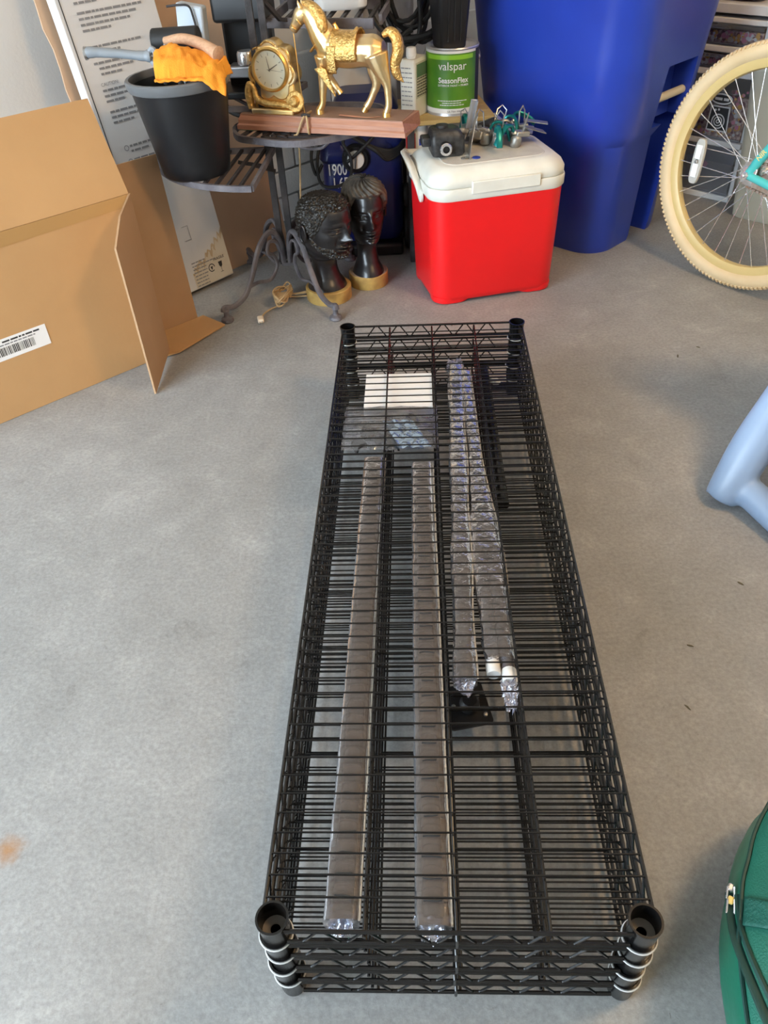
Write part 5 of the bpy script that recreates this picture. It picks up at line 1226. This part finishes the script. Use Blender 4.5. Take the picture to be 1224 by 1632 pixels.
# tall black square tumbler on the can
tb = thing('black_container', 'tall black plastic container standing on the paint can lid', 'container', (0.293, 2.80, 0.4632 + hh_ - 0.0078), R(14))
MB().loft([[Vector((x, y, z)) for x, y in rrect(h, h, 0.012, 5)] for h, z in ((0.040, 0.0), (0.042, 0.004), (0.064, 0.30), (0.066, 0.302))]).build('container_body', M['blackp'], tb)
MB().loft([[Vector((x, y, z)) for x, y in rrect(h, h, 0.014, 5)] for h, z in ((0.067, 0.296), (0.071, 0.300), (0.071, 0.316), (0.066, 0.318))]).build('container_rim', M['blackp'], tb)
for k in range(3): MB().box((-0.02 + 0.02 * k, -0.0535, 0.15), (0.004, 0.003, 0.26), Matrix.Rotation(0.073, 3, 'X')).build('rib', M['blackp'], tb)
# white solvent can
so = thing('solvent_can', 'white rectangular solvent can with white cap left of the paint can', 'can', (0.180, 2.775, 0.4632), R(-32))
MB().loft([prr(0.026, 0.047, 0.008, 0.0), prr(0.027, 0.048, 0.008, 0.003), prr(0.027, 0.048, 0.008, 0.158), prr(0.023, 0.044, 0.008, 0.164)]).build('can_body', M['cream'], so)
MB().lathe([(0.014, 0.162), (0.014, 0.168), (0.016, 0.170), (0.016, 0.190), (0.013, 0.194), (0, 0.195)], 22, c=(0, -0.018, 0)).build('cap', M['whitep'], so)
sl = MB().box((0.0275, 0, 0.105), (0.0012, 0.082, 0.10)).build('side_label', M['beige'], so)
MB().box((0.0283, 0.0, 0.132), (0.0008, 0.070, 0.036)).build('label_patch', M['felt'], sl)
for k in range(7): greek(sl, lambda x, y: Vector((0.0285, x, y)), -0.034, 0.030, 0.108 - 0.008 * k, 0.0034, M['ink'], 130 + k)
for k in range(9): greek(so, lambda x, y: Vector((x, -0.0486, y)), -0.020, 0.018, 0.140 - 0.013 * k, 0.003, M['inkgrey'], 150 + k)
# red, white and blue can on the lower shelf
rc = thing('label_can', 'round can with red white and blue label beside the cooler lid', 'can', (0.182, 2.742, 0.3252), R(0))
MB().lathe([(0, 0), (0.036, 0), (0.0365, 0.003), (0.0365, 0.112), (0.0355, 0.117), (0, 0.118)], 30).build('can_body', M['whitep'], rc)
MB().lathe([(0.0369, 0.006), (0.0369, 0.098)], 14, a0=R(-170), a1=R(-100)).build('red_label', M['redcan'], rc)
bl = MB().lathe([(0.0369, 0.060), (0.0369, 0.080)], 8, a0=R(-82), a1=R(-60)).build('blue_mark', M['bluecan'], rc)
MB().lathe([(0.0369, 0.020), (0.0369, 0.046)], 8, a0=R(-86), a1=R(-62)).build('blue_mark', M['bluecan'], rc)

# ------------------------------------------------------------------ drawer tower, right of the bin (front faces -E1)
dt = thing('drawer_tower', 'white framed tower of clear drawers full of stickers behind the bicycle', 'drawer unit', AB(3.13, -1.278, 0), TH)
# local x = into the unit (E1), local y = -E2 (to the left seen from the front)
DW, DD = 0.36, 0.36
def dbox(x0, x1, y0, y1, z0, z1, name, m, parent, bevel=0.003):
    return MB().box(((x0 + x1) / 2, (y0 + y1) / 2, (z0 + z1) / 2), (x1 - x0, y1 - y0, z1 - z0)).build(name, m, parent, bevel=bevel)
levels = [(0.02, 0.195, 0.0), (0.215, 0.43, 0.0), (0.45, 0.505, 0.0), (0.525, 0.595, 0.0)]
for z0, z1 in ((0.0, 0.02), (0.195, 0.215), (0.43, 0.45), (0.505, 0.525), (0.595, 0.612), (0.625, 0.655)):
    dbox(-0.004, DD, -0.004, DW, z0, z1, 'shelf_frame', M['drawerf'], dt)
for y0, y1 in ((-0.004, 0.012), (DW - 0.012, DW)):
    dbox(0.02, DD, y0, y1, 0.0, 0.64, 'side_frame', M['drawerf'], dt)
stick_m = ['stickA', 'stickB', 'stickC', 'stickD', 'stickE']
rnd = random.Random(21)
for li, (z0, z1, _) in enumerate(levels):
    dr = MB()
    dr.box((0.004, DW / 2, (z0 + z1) / 2), (0.004, DW - 0.024, z1 - z0 - 0.004))
    d_ = dr.build('drawer', M['drawer'] if li == 0 else M['drawer_clear'], dt, bevel=0.001)
    dbox(0.012, 0.016, 0.014, DW - 0.014, z0 + 0.004, z0 + 0.006, 'drawer_floor', M['drawerf'], d_)
    MB().box((-0.004, DW / 2, z1 - 0.012), (0.012, 0.10, 0.010)).build('handle', M['drawer'], d_, bevel=0.002)
    fill = (0.0, 0.82, 0.85, 0.70)[li]
    if fill:
        o = dbox(0.020, 0.05, 0.014, DW - 0.014, z0 + 0.005, z0 + 0.006 + (z1 - z0) * fill * 0.8, 'sticker_pile', M['stickbase'], d_); o['kind'] = 'stuff'
        for mi, mk in enumerate(stick_m):
            sb = MB()
            for k in range(46 if li == 1 else 30):
                r = rnd.uniform(0.005, 0.011); y = rnd.uniform(0.016 + r, DW - 0.02 - r); z = z0 + 0.006 + r + rnd.random() ** 1.1 * max(0.001, (z1 - z0) * fill - 2 * r - 0.006)
                x = 0.0085 + rnd.uniform(0, 0.010); nn = rnd.choice((5, 7, 9, 12)); a0 = rnd.uniform(0, 6)
                ring = [(y + r * rnd.uniform(0.75, 1.0) * math.cos(a0 + 2 * PI * j / nn), z + r * rnd.uniform(0.75, 1.0) * math.sin(a0 + 2 * PI * j / nn)) for j in range(nn)]
                tlt = rnd.uniform(-0.15, 0.15)
                sb.add([Vector((x + tlt * (p - z) , q, p)) for q, p in ring] + [Vector((x + 0.0008 + tlt * (p - z), q, p)) for q, p in ring], [tuple(range(nn - 1, -1, -1)), tuple(range(nn, 2 * nn))])
            o = sb.build('sticker_pile', M[mk], d_, smooth=False); o['kind'] = 'stuff'
    else:
        MB().box((0.010, 0.18, z0 + 0.08), (0.001, 0.045, 0.095), Matrix.Rotation(-0.08, 3, 'X')).build('card', M['bluecard'], d_)
        MB().box((0.0085, 0.125, z0 + 0.10), (0.001, 0.018, 0.022), Matrix.Rotation(0.5, 3, 'X')).build('pink_sticker', M['stickB'], d_)
# camera sticker on the tall drawer front, drawn as flat shapes
cd = bpy.data.objects['drawer.001'] if 'drawer.001' in bpy.data.objects else dt
cst = bpy.data.objects.new('camera_sticker', None); COL.objects.link(cst); cst.parent = cd
def sflat(poly, x, m, name): MB().add([Vector((x, scy + (y - scy) * 1.25, scz + (z - scz) * 1.25)) for y, z in poly], [tuple(range(len(poly)))]).build(name, M[m], cst, smooth=False)
scy, scz = 0.105, 0.288
ell = lambda cy, cz, ry, rz, n=26: [(cy + ry * math.cos(2 * PI * k / n), cz + rz * math.sin(2 * PI * k / n)) for k in range(n)]
sflat([(scy - 0.034, scz - 0.034), (scy + 0.034, scz - 0.034), (scy + 0.030, scz + 0.036), (scy - 0.030, scz + 0.036)], -0.0005, 'stickE', 'sticker_outline')
sflat([(scy - 0.030, scz - 0.030), (scy + 0.030, scz - 0.030), (scy + 0.026, scz + 0.032), (scy - 0.026, scz + 0.032)], -0.0010, 'ink', 'sticker_body')
for i, (r, m) in enumerate(((0.021, 'stickE'), (0.0175, 'ink'), (0.0135, 'stickE'), (0.0105, 'ink'), (0.006, 'stickE'), (0.003, 'ink'))): sflat(ell(scy, scz - 0.006, r, r), -0.0014 - 0.0003 * i, m, 'sticker_ring')
for y_, z_ in ((0.014, 0.024), (0.004, 0.026)): sflat(ell(scy + y_, scz + z_ - 0.0, 0.0035, 0.0035, 10), -0.0015, 'stickE', 'sticker_dot')
for i, (ry, rz, m) in enumerate(((0.036, 0.0175, 'ink'), (0.034, 0.0155, 'stickE'), (0.029, 0.0110, 'ink'))): sflat(ell(scy + 0.002, scz + 0.055, ry, rz), -0.0010 - 0.0004 * i, m, 'sticker_badge')
greek(cst, lambda y, z: Vector((-0.0024, scy + 0.002 - y, z)), -0.026, 0.028, scz + 0.064, 0.009, M['stickE'], 300)
# leather bag and maroon cloth on the tower
lbg = MB().loft([[Vector((x, y, z)) for x, y in rrect(hx, hy, 0.03, 5, 0, cy)] for hx, hy, cy, z in ((0.10, 0.06, 0.0, 0.0), (0.12, 0.075, 0.0, 0.03), (0.12, 0.072, 0.0, 0.10), (0.10, 0.055, 0.0, 0.20), (0.06, 0.03, 0.0, 0.25))]).build('leather_bag', M['leather'], None, subd=1)
lbg.location = Vector((1.425, 2.945, 0.515)); lbg.rotation_euler = (0, 0, TH); tag(lbg, 'tan leather bag on the beige bin right of the drawer tower', 'bag')
MB().tube(catmull([(0.0, -0.06, 0.20), (0.0, -0.09, 0.27), (0.0, -0.02, 0.34), (0.0, 0.05, 0.22)], 6), 0.007, 8).build('strap', M['leather'], lbg)
mc = MB().loft([[Vector((x, y, z)) for x, y in rrect(hx, hy, 0.03, 5)] for hx, hy, z in ((0.14, 0.13, 0.0), (0.15, 0.14, 0.02), (0.145, 0.135, 0.09), (0.11, 0.10, 0.12))]).build('folded_cloth', M['maroon'], None, subd=1)
mc.location = AB(3.13 + 0.18, -1.278 - 0.19, 0.6555); mc.rotation_euler = (0, 0, TH); tag(mc, 'folded maroon cloth on top of the drawer tower', 'cloth')
# beige bin to the right
bgn = thing('waste_bin', 'beige plastic bin partly hidden behind the bicycle hub', 'bin', (1.535, 2.925, 0), TH)
MB().loft([[Vector((x, y, z)) for x, y in rrect(hx, hy, 0.03, 6)] for hx, hy, z in ((0.105, 0.11, 0.0), (0.11, 0.115, 0.006), (0.14, 0.15, 0.49), (0.145, 0.155, 0.50), (0.145, 0.155, 0.512))]).build('bin_body', M['beige'], bgn)
MB().loft([[Vector((x, y, z)) for x, y in rrect(hx, hy, 0.03, 6)] for hx, hy, z in ((0.150, 0.160, 0.495), (0.152, 0.162, 0.505), (0.148, 0.158, 0.514))]).build('bin_lid', M['beige'], bgn)
lbg.location = Vector((1.455, 2.865, 0.5145))

# ------------------------------------------------------------------ bicycle
bi = bpy.data.objects.new('bicycle', None); COL.objects.link(bi)
yw, ln_ = -0.987, -0.09
bd = Vector((math.cos(yw), math.sin(yw), 0)); bh = Vector((math.sin(yw), -math.cos(yw), 0))
bu = math.cos(ln_) * Vector((0, 0, 1)) + math.sin(ln_) * bh
bnv = bd.cross(bu)
if bnv.y > 0: bnv = -bnv
by = bu.cross(bd)     # right-handed: x=bd, y=by, z=bu
bi.matrix_world = Matrix.Translation(Vector((1.153, 2.369, 0))) @ Matrix((bd, by, bu)).transposed().to_4x4()
tag(bi, 'cruiser bicycle with cream tyres and turquoise frame at the right edge', 'bicycle')
sN = 1 if by.dot(bnv) > 0 else -1      # side facing the camera
RWL = 0.345; TR = 0.026
def wheel(cx, detail=True):
    c = Vector((cx, 0, RWL))
    my = Matrix.Rotation(PI / 2, 3, 'X')
    prof = [(RWL - 2 * TR + TR * (1 - math.cos(a)) if False else RWL - TR + TR * math.cos(a), TR * math.sin(a)) for a in [2 * PI * k / 18 for k in range(19)]]
    tr = MB().lathe(prof, 96, mtx=my, c=c).build('tire', M['tire'], bi)
    rp = [(RWL - 2 * TR + 0.006, 0.016), (RWL - 2 * TR - 0.008, 0.0165), (RWL - 2 * TR - 0.018, 0.012), (RWL - 2 * TR - 0.021, 0.0), (RWL - 2 * TR - 0.018, -0.012), (RWL - 2 * TR - 0.008, -0.0165), (RWL - 2 * TR + 0.006, -0.016)]
    MB().lathe(rp, 96, mtx=my, c=c).build('rim', M['rimcream'], bi)
    hb_ = MB().lathe([(0.008, -0.055), (0.010, -0.035), (0.026, -0.033), (0.026, -0.029), (0.015, -0.026), (0.014, 0.0), (0.015, 0.026), (0.026, 0.029), (0.026, 0.033), (0.010, 0.035), (0.008, 0.055)], 24, mtx=my, c=c, cap0=True, cap1=True).build('hub', M['chrome'], bi)
    rs_ = RWL - 2 * TR - 0.018
    ns = 36 if detail else 18
    for k in range(ns):
        side = 1 if k % 2 else -1
        a = 2 * PI * (k + 0.5) / ns; off = R(62) * (1 if (k // 2) % 2 else -1)
        p0 = c + Vector((0.024 * math.cos(a + off), side * 0.031, 0.024 * math.sin(a + off))); p1 = c + Vector((rs_ * math.cos(a), side * 0.004, rs_ * math.sin(a)))
        MB().tube([p0, p1 - (p1 - p0).normalized() * 0.014, p1], [0.0013, 0.0013, 0.0022], 5).build('spoke', M['chrome'], bi)
    if detail:
        tk = MB()
        for k in range(150):
            a = 2 * PI * k / 150
            for s in (-1, 1):
                aa = a + (0.5 * 2 * PI / 150 if s > 0 else 0); q = R(48) * s
                r = RWL - TR + (TR + 0.0008) * math.cos(q); cc_ = c + Vector((r * math.cos(aa), (TR + 0.0008) * math.sin(q), r * math.sin(aa)))
                er = Vector((math.cos(aa), 0, math.sin(aa))); et = Vector((-math.sin(aa), 0, math.cos(aa))); nn = er * math.cos(q) + Vector((0, math.sin(q), 0)); bb2 = nn.cross(et)
                tk.box(cc_, (0.0075, 0.010, 0.005), Matrix((et, bb2, nn)).transposed())
        o = tk.build('tread_blocks', M['tire'], tr, smooth=False); o['kind'] = 'stuff'
    return c
c0 = wheel(0.0); wheel(1.08, False)
# side reflector between the spokes
rf = MB().loft([[Vector((-0.205 + x, sN * y, RWL - 0.012 + z)) for x, z in [(0.018 * math.copysign(abs(math.cos(a)) ** 0.5, math.cos(a)) + 0.0 , 0.066 * math.copysign(abs(math.sin(a)) ** 0.7, math.sin(a))) for a in [2 * PI * k / 28 for k in range(28)]]] for y in (0.008, 0.020)]).build('reflector', M['reflector'], bi, bevel=0.002)
for z in (-0.026, 0.028):
    MB().box((-0.205, sN * 0.0215, RWL - 0.012 + z), (0.020, 0.003, 0.040)).build('reflector_lens', M['reflector_lens'], rf, bevel=0.001)
MB().lathe([(0, 0), (0.007, 0), (0.005, 0.004), (0, 0.005)], 12, mtx=Matrix.Rotation(-sN * PI / 2, 3, 'X'), c=(-0.205, sN * 0.020, RWL - 0.012)).build('reflector_screw', M['dullsteel'], rf)
# frame: stays, tubes; cog, chain and axle nut
for s in (-1, 1):
    st = MB().tube(catmull([(0.0, s * 0.058, RWL), (0.035, s * 0.058, RWL + 0.066), (0.12, s * 0.058, RWL + 0.20), (0.20, s * 0.05, RWL + 0.33), (0.25, s * 0.02, RWL + 0.41)], 5), [0.013] * 3 + [0.0145] * 18, 12).build('seat_stay', M['bikeframe'], bi)
    MB().tube(catmull([(0.0, s * 0.060, RWL), (0.12, s * 0.060, RWL - 0.02), (0.30, s * 0.05, RWL - 0.05), (0.45, s * 0.03, RWL - 0.06)], 5), 0.0115, 10).build('chain_stay', M['bikeframe'], bi)
    MB().lathe([(0, 0), (0.011, 0), (0.011, 0.008), (0.006, 0.012), (0.005, 0.018), (0, 0.019)], 6, mtx=Matrix.Rotation(-s * PI / 2, 3, 'X'), c=(0, s * 0.066, RWL)).build('axle_nut', M['chrome'], bi)
    MB().box((0.006, s * 0.060, RWL + 0.004), (0.045, 0.005, 0.036)).build('dropout', M['chrome'], bi, bevel=0.003)
    if s == sN:
        text('lettering', 'NIR', 0.020, M['decal'], st, lambda x, y: Vector((0.030 + x * 0.50 - y * 0.82, sN * 0.0735, RWL + 0.045 + x * 0.86 + y * 0.5)) if True else None, 'LEFT', bold=0.02)
MB().tube([(0.45, 0, RWL - 0.06), (0.30, 0, RWL + 0.46)], 0.016, 12).build('seat_tube', M['bikeframe'], bi)
MB().tube(catmull([(0.31, 0, RWL + 0.41), (0.55, 0, RWL + 0.40), (0.80, 0, RWL + 0.36), (0.93, 0, RWL + 0.34)], 5), 0.018, 12).build('top_tube', M['bikeframe'], bi)
MB().tube(catmull([(0.45, 0, RWL - 0.06), (0.65, 0, RWL + 0.06), (0.93, 0, RWL + 0.28)], 5), 0.018, 12).build('down_tube', M['bikeframe'], bi)
MB().tube([(0.91, 0, RWL + 0.44), (0.945, 0, RWL + 0.25)], 0.019, 12).build('head_tube', M['bikeframe'], bi)
for s in (-1, 1): MB().tube(catmull([(0.95, s * 0.03, RWL + 0.25), (0.98, s * 0.06, RWL + 0.12), (1.08, s * 0.058, RWL)], 5), 0.012, 10).build('fork_blade', M['bikeframe'], bi)
cogb = MB(); N = 20
cpoly = []
for k in range(N * 2):
    a = 2 * PI * k / (N * 2); cpoly.append(((0.038 if k % 2 else 0.033) * math.cos(a), (0.038 if k % 2 else 0.033) * math.sin(a)))
cogb.prism(cpoly, 0.040, 0.043, lambda p: Vector((p.x, sN * p.z, RWL + p.y))); cogb.build('sprocket', M['dullsteel'], bi, smooth=False)
chn = MB()
for k in range(22):
    x = 0.0 + 0.0125 * k
    for z in (0.036 - 0.0005 * k, -0.036 - 0.002 * k): chn.box((x, sN * 0.0415, RWL + z), (0.0105, 0.006, 0.006))
o = chn.build('chain', M['rust'], bi, smooth=False); o['kind'] = 'stuff'
MB().box((0.062, sN * 0.058, RWL - 0.026), (0.085, 0.004, 0.018), Matrix.Rotation(0.1, 3, 'Y')).build('brake_arm', M['rust'], bi, bevel=0.002)
MB().lathe([(0, -0.02), (0.09, -0.02), (0.10, 0.0), (0.09, 0.02), (0, 0.02)], 24, mtx=Matrix.Rotation(PI / 2, 3, 'X'), c=(0.45, 0, RWL - 0.06)).build('chainring', M['chrome'], bi)
MB().loft([[Vector((0.28 + x, w * y, RWL + 0.56 + z)) for x, y, z in [(0.0, math.cos(a), 0.02 * math.sin(a)) for a in [2 * PI * k / 12 for k in range(12)]]] for x, w in ((-0.13, 0.04), (-0.10, 0.085), (0.0, 0.075), (0.12, 0.02))]).build('saddle', M['leather'], bi)
MB().tube([(0.30, 0, RWL + 0.46), (0.285, 0, RWL + 0.55)], 0.012, 10).build('seat_post', M['chrome'], bi)
MB().tube(catmull([(0.55, -0.32, RWL + 0.62), (0.78, -0.30, RWL + 0.66), (0.89, 0, RWL + 0.58), (0.78, 0.30, RWL + 0.66), (0.55, 0.32, RWL + 0.62)], 6), 0.011, 10).build('handlebar', M['chrome'], bi)
MB().tube([(0.91, 0, RWL + 0.44), (0.89, 0, RWL + 0.59)], 0.012, 10).build('stem', M['chrome'], bi)

# ------------------------------------------------------------------ pale plastic chair, mostly outside the frame on the right
ch = thing('plastic_chair', 'pale blue grey plastic chair, its foot showing at the right edge', 'chair', (0.752, 1.300, 0), 0)
lg = MB()
def ochain(b, pts, rad, sub=6, n=14, flat=1.0):
    pp = catmull(pts, sub); rr = catmull([(r, 0, 0) for r in rad], sub); b.tube(pp, [max(0.002, q.x) for q in rr], n, flat=flat)
ochain(lg, [(-0.006, 0.006, 0.010), (0.012, 0.014, 0.045), (0.055, 0.045, 0.125), (0.115, 0.085, 0.235), (0.175, 0.12, 0.35), (0.20, 0.135, 0.41)], [0.036, 0.042, 0.046, 0.040, 0.038, 0.040])
ochain(lg, [(0.020, 0.010, 0.040), (0.046, -0.024, 0.040), (0.066, -0.085, 0.032), (0.088, -0.155, 0.028), (0.15, -0.300, 0.028)], [0.028, 0.034, 0.030, 0.027, 0.028])
ochain(lg, [(0.15, -0.300, 0.028), (0.168, -0.28, 0.08), (0.21, -0.21, 0.25), (0.245, -0.14, 0.41)], [0.028, 0.034, 0.034, 0.036])
o = organic('side_frame', lg, M['chair'], ch, 0.006, 4)
mnz = min(v.co.z for v in o.data.vertices)
for v in o.data.vertices: v.co.z = max(v.co.z, 0.001)
MB().loft([[Vector((-0.022, 0.016, 0.036)) + Vector((0.55, 0.6, 0.58)).normalized() * (0.014 * math.cos(a)) + Vector((-0.7, 0.72, 0)).normalized() * 0.006 * math.sin(a) + Vector((-0.64, -0.2, 0.6)).normalized() * h for a in [2 * PI * k / 16 for k in range(16)]] for h in (-0.004, 0.004)]).build('drain_hole', M['ink'], o)
lg2 = MB()
ochain(lg2, [(0.50, 0.10, 0.012), (0.47, 0.11, 0.20), (0.45, 0.12, 0.41)], [0.03, 0.034, 0.036]); ochain(lg2, [(0.50, 0.10, 0.02), (0.51, -0.05, 0.028), (0.52, -0.25, 0.02)], [0.025, 0.022, 0.025]); ochain(lg2, [(0.52, -0.25, 0.012), (0.49, -0.2, 0.2), (0.46, -0.14, 0.41)], [0.03, 0.034, 0.036])
o2 = organic('side_frame', lg2, M['chair'], ch, 0.008, 4)
for v in o2.data.vertices: v.co.z = max(v.co.z, 0.001)
MB().tube([(0.10, 0.075, 0.20), (0.48, 0.11, 0.20)], 0.011, 10).build('cross_bar', M['chair'], ch)
MB().loft([[Vector((x, y, z)) for x, y in rrect(0.17, 0.19, 0.06, 6, 0.335, 0.0)] for z in (0.405, 0.425)]).build('seat', M['chair'], ch, bevel=0.005)
MB().grid(lambda u, v: Vector((0.17 + 0.33 * u, 0.17 + 0.06 * v + 0.02 * (2 * u - 1) ** 2, 0.42 + 0.36 * v)), 12, 12).build('backrest', M['chair'], ch, solid=0.02)

# ------------------------------------------------------------------ green duffel bag in the lower right corner
gb = thing('duffel_bag', 'green nylon bag with zip and webbing in the lower right corner', 'bag', (0.64, 0.15, 0), R(-10))
BHX, BHY, BHZ = 0.30, 0.42, 0.122
def bagp(th, ph, grow=0.0):
    ct, st = math.cos(th), math.sin(th); cp, sp_ = math.cos(ph), math.sin(ph)
    ex = lambda v, e: math.copysign(abs(v) ** e, v)
    x = (BHX + grow) * ex(cp, 0.75) * ex(ct, 0.75); y = (BHY + grow) * ex(cp, 0.75) * ex(st, 0.75); z = (BHZ + grow) * ex(sp_, 0.7)
    q = Vector((x, y, z))
    nz = 0.010 * noise.noise(Vector((x * 9, y * 7, z * 9))) + 0.006 * noise.noise(Vector((x * 22, y * 17, z * 24)))
    q *= 1 + nz * 2.4
    return Vector((q.x, q.y, max(0.0015, q.z + BHZ - 0.001)))
TOPA = R(14)
MB().grid(lambda u, v: bagp(2 * PI * u, TOPA + (PI / 2 - TOPA) * v), 120, 40).build('top_panel', M['green'], gb, ang=80)
MB().grid(lambda u, v: bagp(2 * PI * u, -PI / 2 + (PI / 2 + TOPA) * v), 120, 44).build('side_panel', M['greenside'], gb, ang=80)
MB().tube([bagp(2 * PI * k / 140, TOPA, 0.0015) for k in range(140)], 0.0026, 6, closed=True).build('seam_piping', M['zip'], gb)
zkey = catmull([(156, 5.5, 0), (161, 8.5, 0), (168, 16.5, 0), (174, 24, 0), (182, 34, 0), (196, 44, 0), (215, 52, 0)], 10)
zp = [bagp(R(p.x), R(p.y), 0.001) for p in zkey]
zt_ = MB().tube(zp, 0.0075, 8, flat=0.45).build('zip_tape', M['zip'], gb)
MB().tube([bagp(R(p.x + 0.6), R(p.y + 5.0 + 1.5 * k / len(zkey)), 0.001) for k, p in enumerate(zkey)], 0.0035, 6).build('zip_piping', M['zip'], zt_)
zteeth = MB()
for k in range(170):
    i_ = k / 170 * (len(zp) - 2); p = zp[int(i_)].lerp(zp[int(i_) + 1], i_ % 1); n_ = (p - Vector((0, 0, 0.1))).normalized()
    zteeth.box(p + n_ * 0.0045, (0.004, 0.0014, 0.002))
o = zteeth.build('zip_teeth', M['zip'], zt_, smooth=False); o['kind'] = 'stuff'
for k, (th_, ph_, ln_2) in enumerate(((155.5, 8.5, 0.016), (158.0, 9.0, 0.018))):
    p = bagp(R(th_), R(ph_), 0.006); d_ = Vector((-0.12, -0.95, -0.25)).normalized()
    sl_ob = MB().box(p, (0.007, 0.010, 0.005), rotz(R(-25))).build('zip_slider', M['decal'] if k else M['chrome'], gb, bevel=0.002)
    MB().tube([p + Vector((-0.004, 0, 0.003)), p + d_ * ln_2 + Vector((-0.004, 0.004, 0)), p + d_ * (ln_2 + 0.004), p + d_ * ln_2 + Vector((0.004, -0.003, 0)), p + Vector((0.004, 0, 0.003))], 0.0014, 6).build('zip_pull', M['chrome'], sl_ob)
MB().grid(lambda u, v: bagp(R(157.2 + 5.4 * u), R(17 + 60 * v), 0.0035), 8, 30).build('webbing_strap', M['webbing'], gb, ang=80, solid=0.002)
# ------------------------------------------------------------------ crumbs and dry leaf bits on the floor
rnd = random.Random(2)
for i, (x, y, s, lb_) in enumerate(((0.858, 1.937, 1.0, 'dark leaf scrap on the floor right of the shelves, towards the bicycle'), (0.698, 1.058, 1.0, 'dark leaf scrap on the floor between chair foot and green bag'), (0.549, 0.911, 0.7, 'thin dark twig bit on the floor right of the shelf stack'), (0.244, 2.20, 0.6, 'tiny dark crumb on the floor in front of the cooler'), (0.93, 1.98, 0.7, 'small dark scrap on the floor near the bicycle wheel'), (0.50, 0.78, 0.8, 'thin dark scrap on the floor near the front right collar'))):
    pts = [(0.008 * s * math.cos(a) * rnd.uniform(0.6, 1.3), 0.0022 * s * math.sin(a) * rnd.uniform(0.6, 1.3)) for a in [2 * PI * k / 9 for k in range(9)]]
    o = MB().prism(pts, 0.0005, 0.0016).build('leaf_scrap', M['leaf'], None, smooth=False); o.location = (x, y, 0); o.rotation_euler = (0, 0, rnd.uniform(0, 3)); tag(o, lb_, 'debris')
# unseen warm lamp, added to tint the right half of the garage
cb = thing('added_warm_lamp', 'added unseen lamp holder for warm fill light, above the frame', 'lamp', (1.55, 0.75, CEIL))
MB().lathe([(0, 0), (0.06, 0), (0.055, -0.02), (0.025, -0.035), (0.02, -0.05), (0, -0.05)], 24).build('holder', M['whitep'], cb)
ld = bpy.data.lights.new('added_warm_light', 'POINT'); ld.energy = 92; ld.color = (1.0, 0.66, 0.34); ld.shadow_soft_size = 0.22
lo = bpy.data.objects.new('added_warm_light', ld); COL.objects.link(lo); lo.parent = cb; lo.location = (0, 0, -0.11)
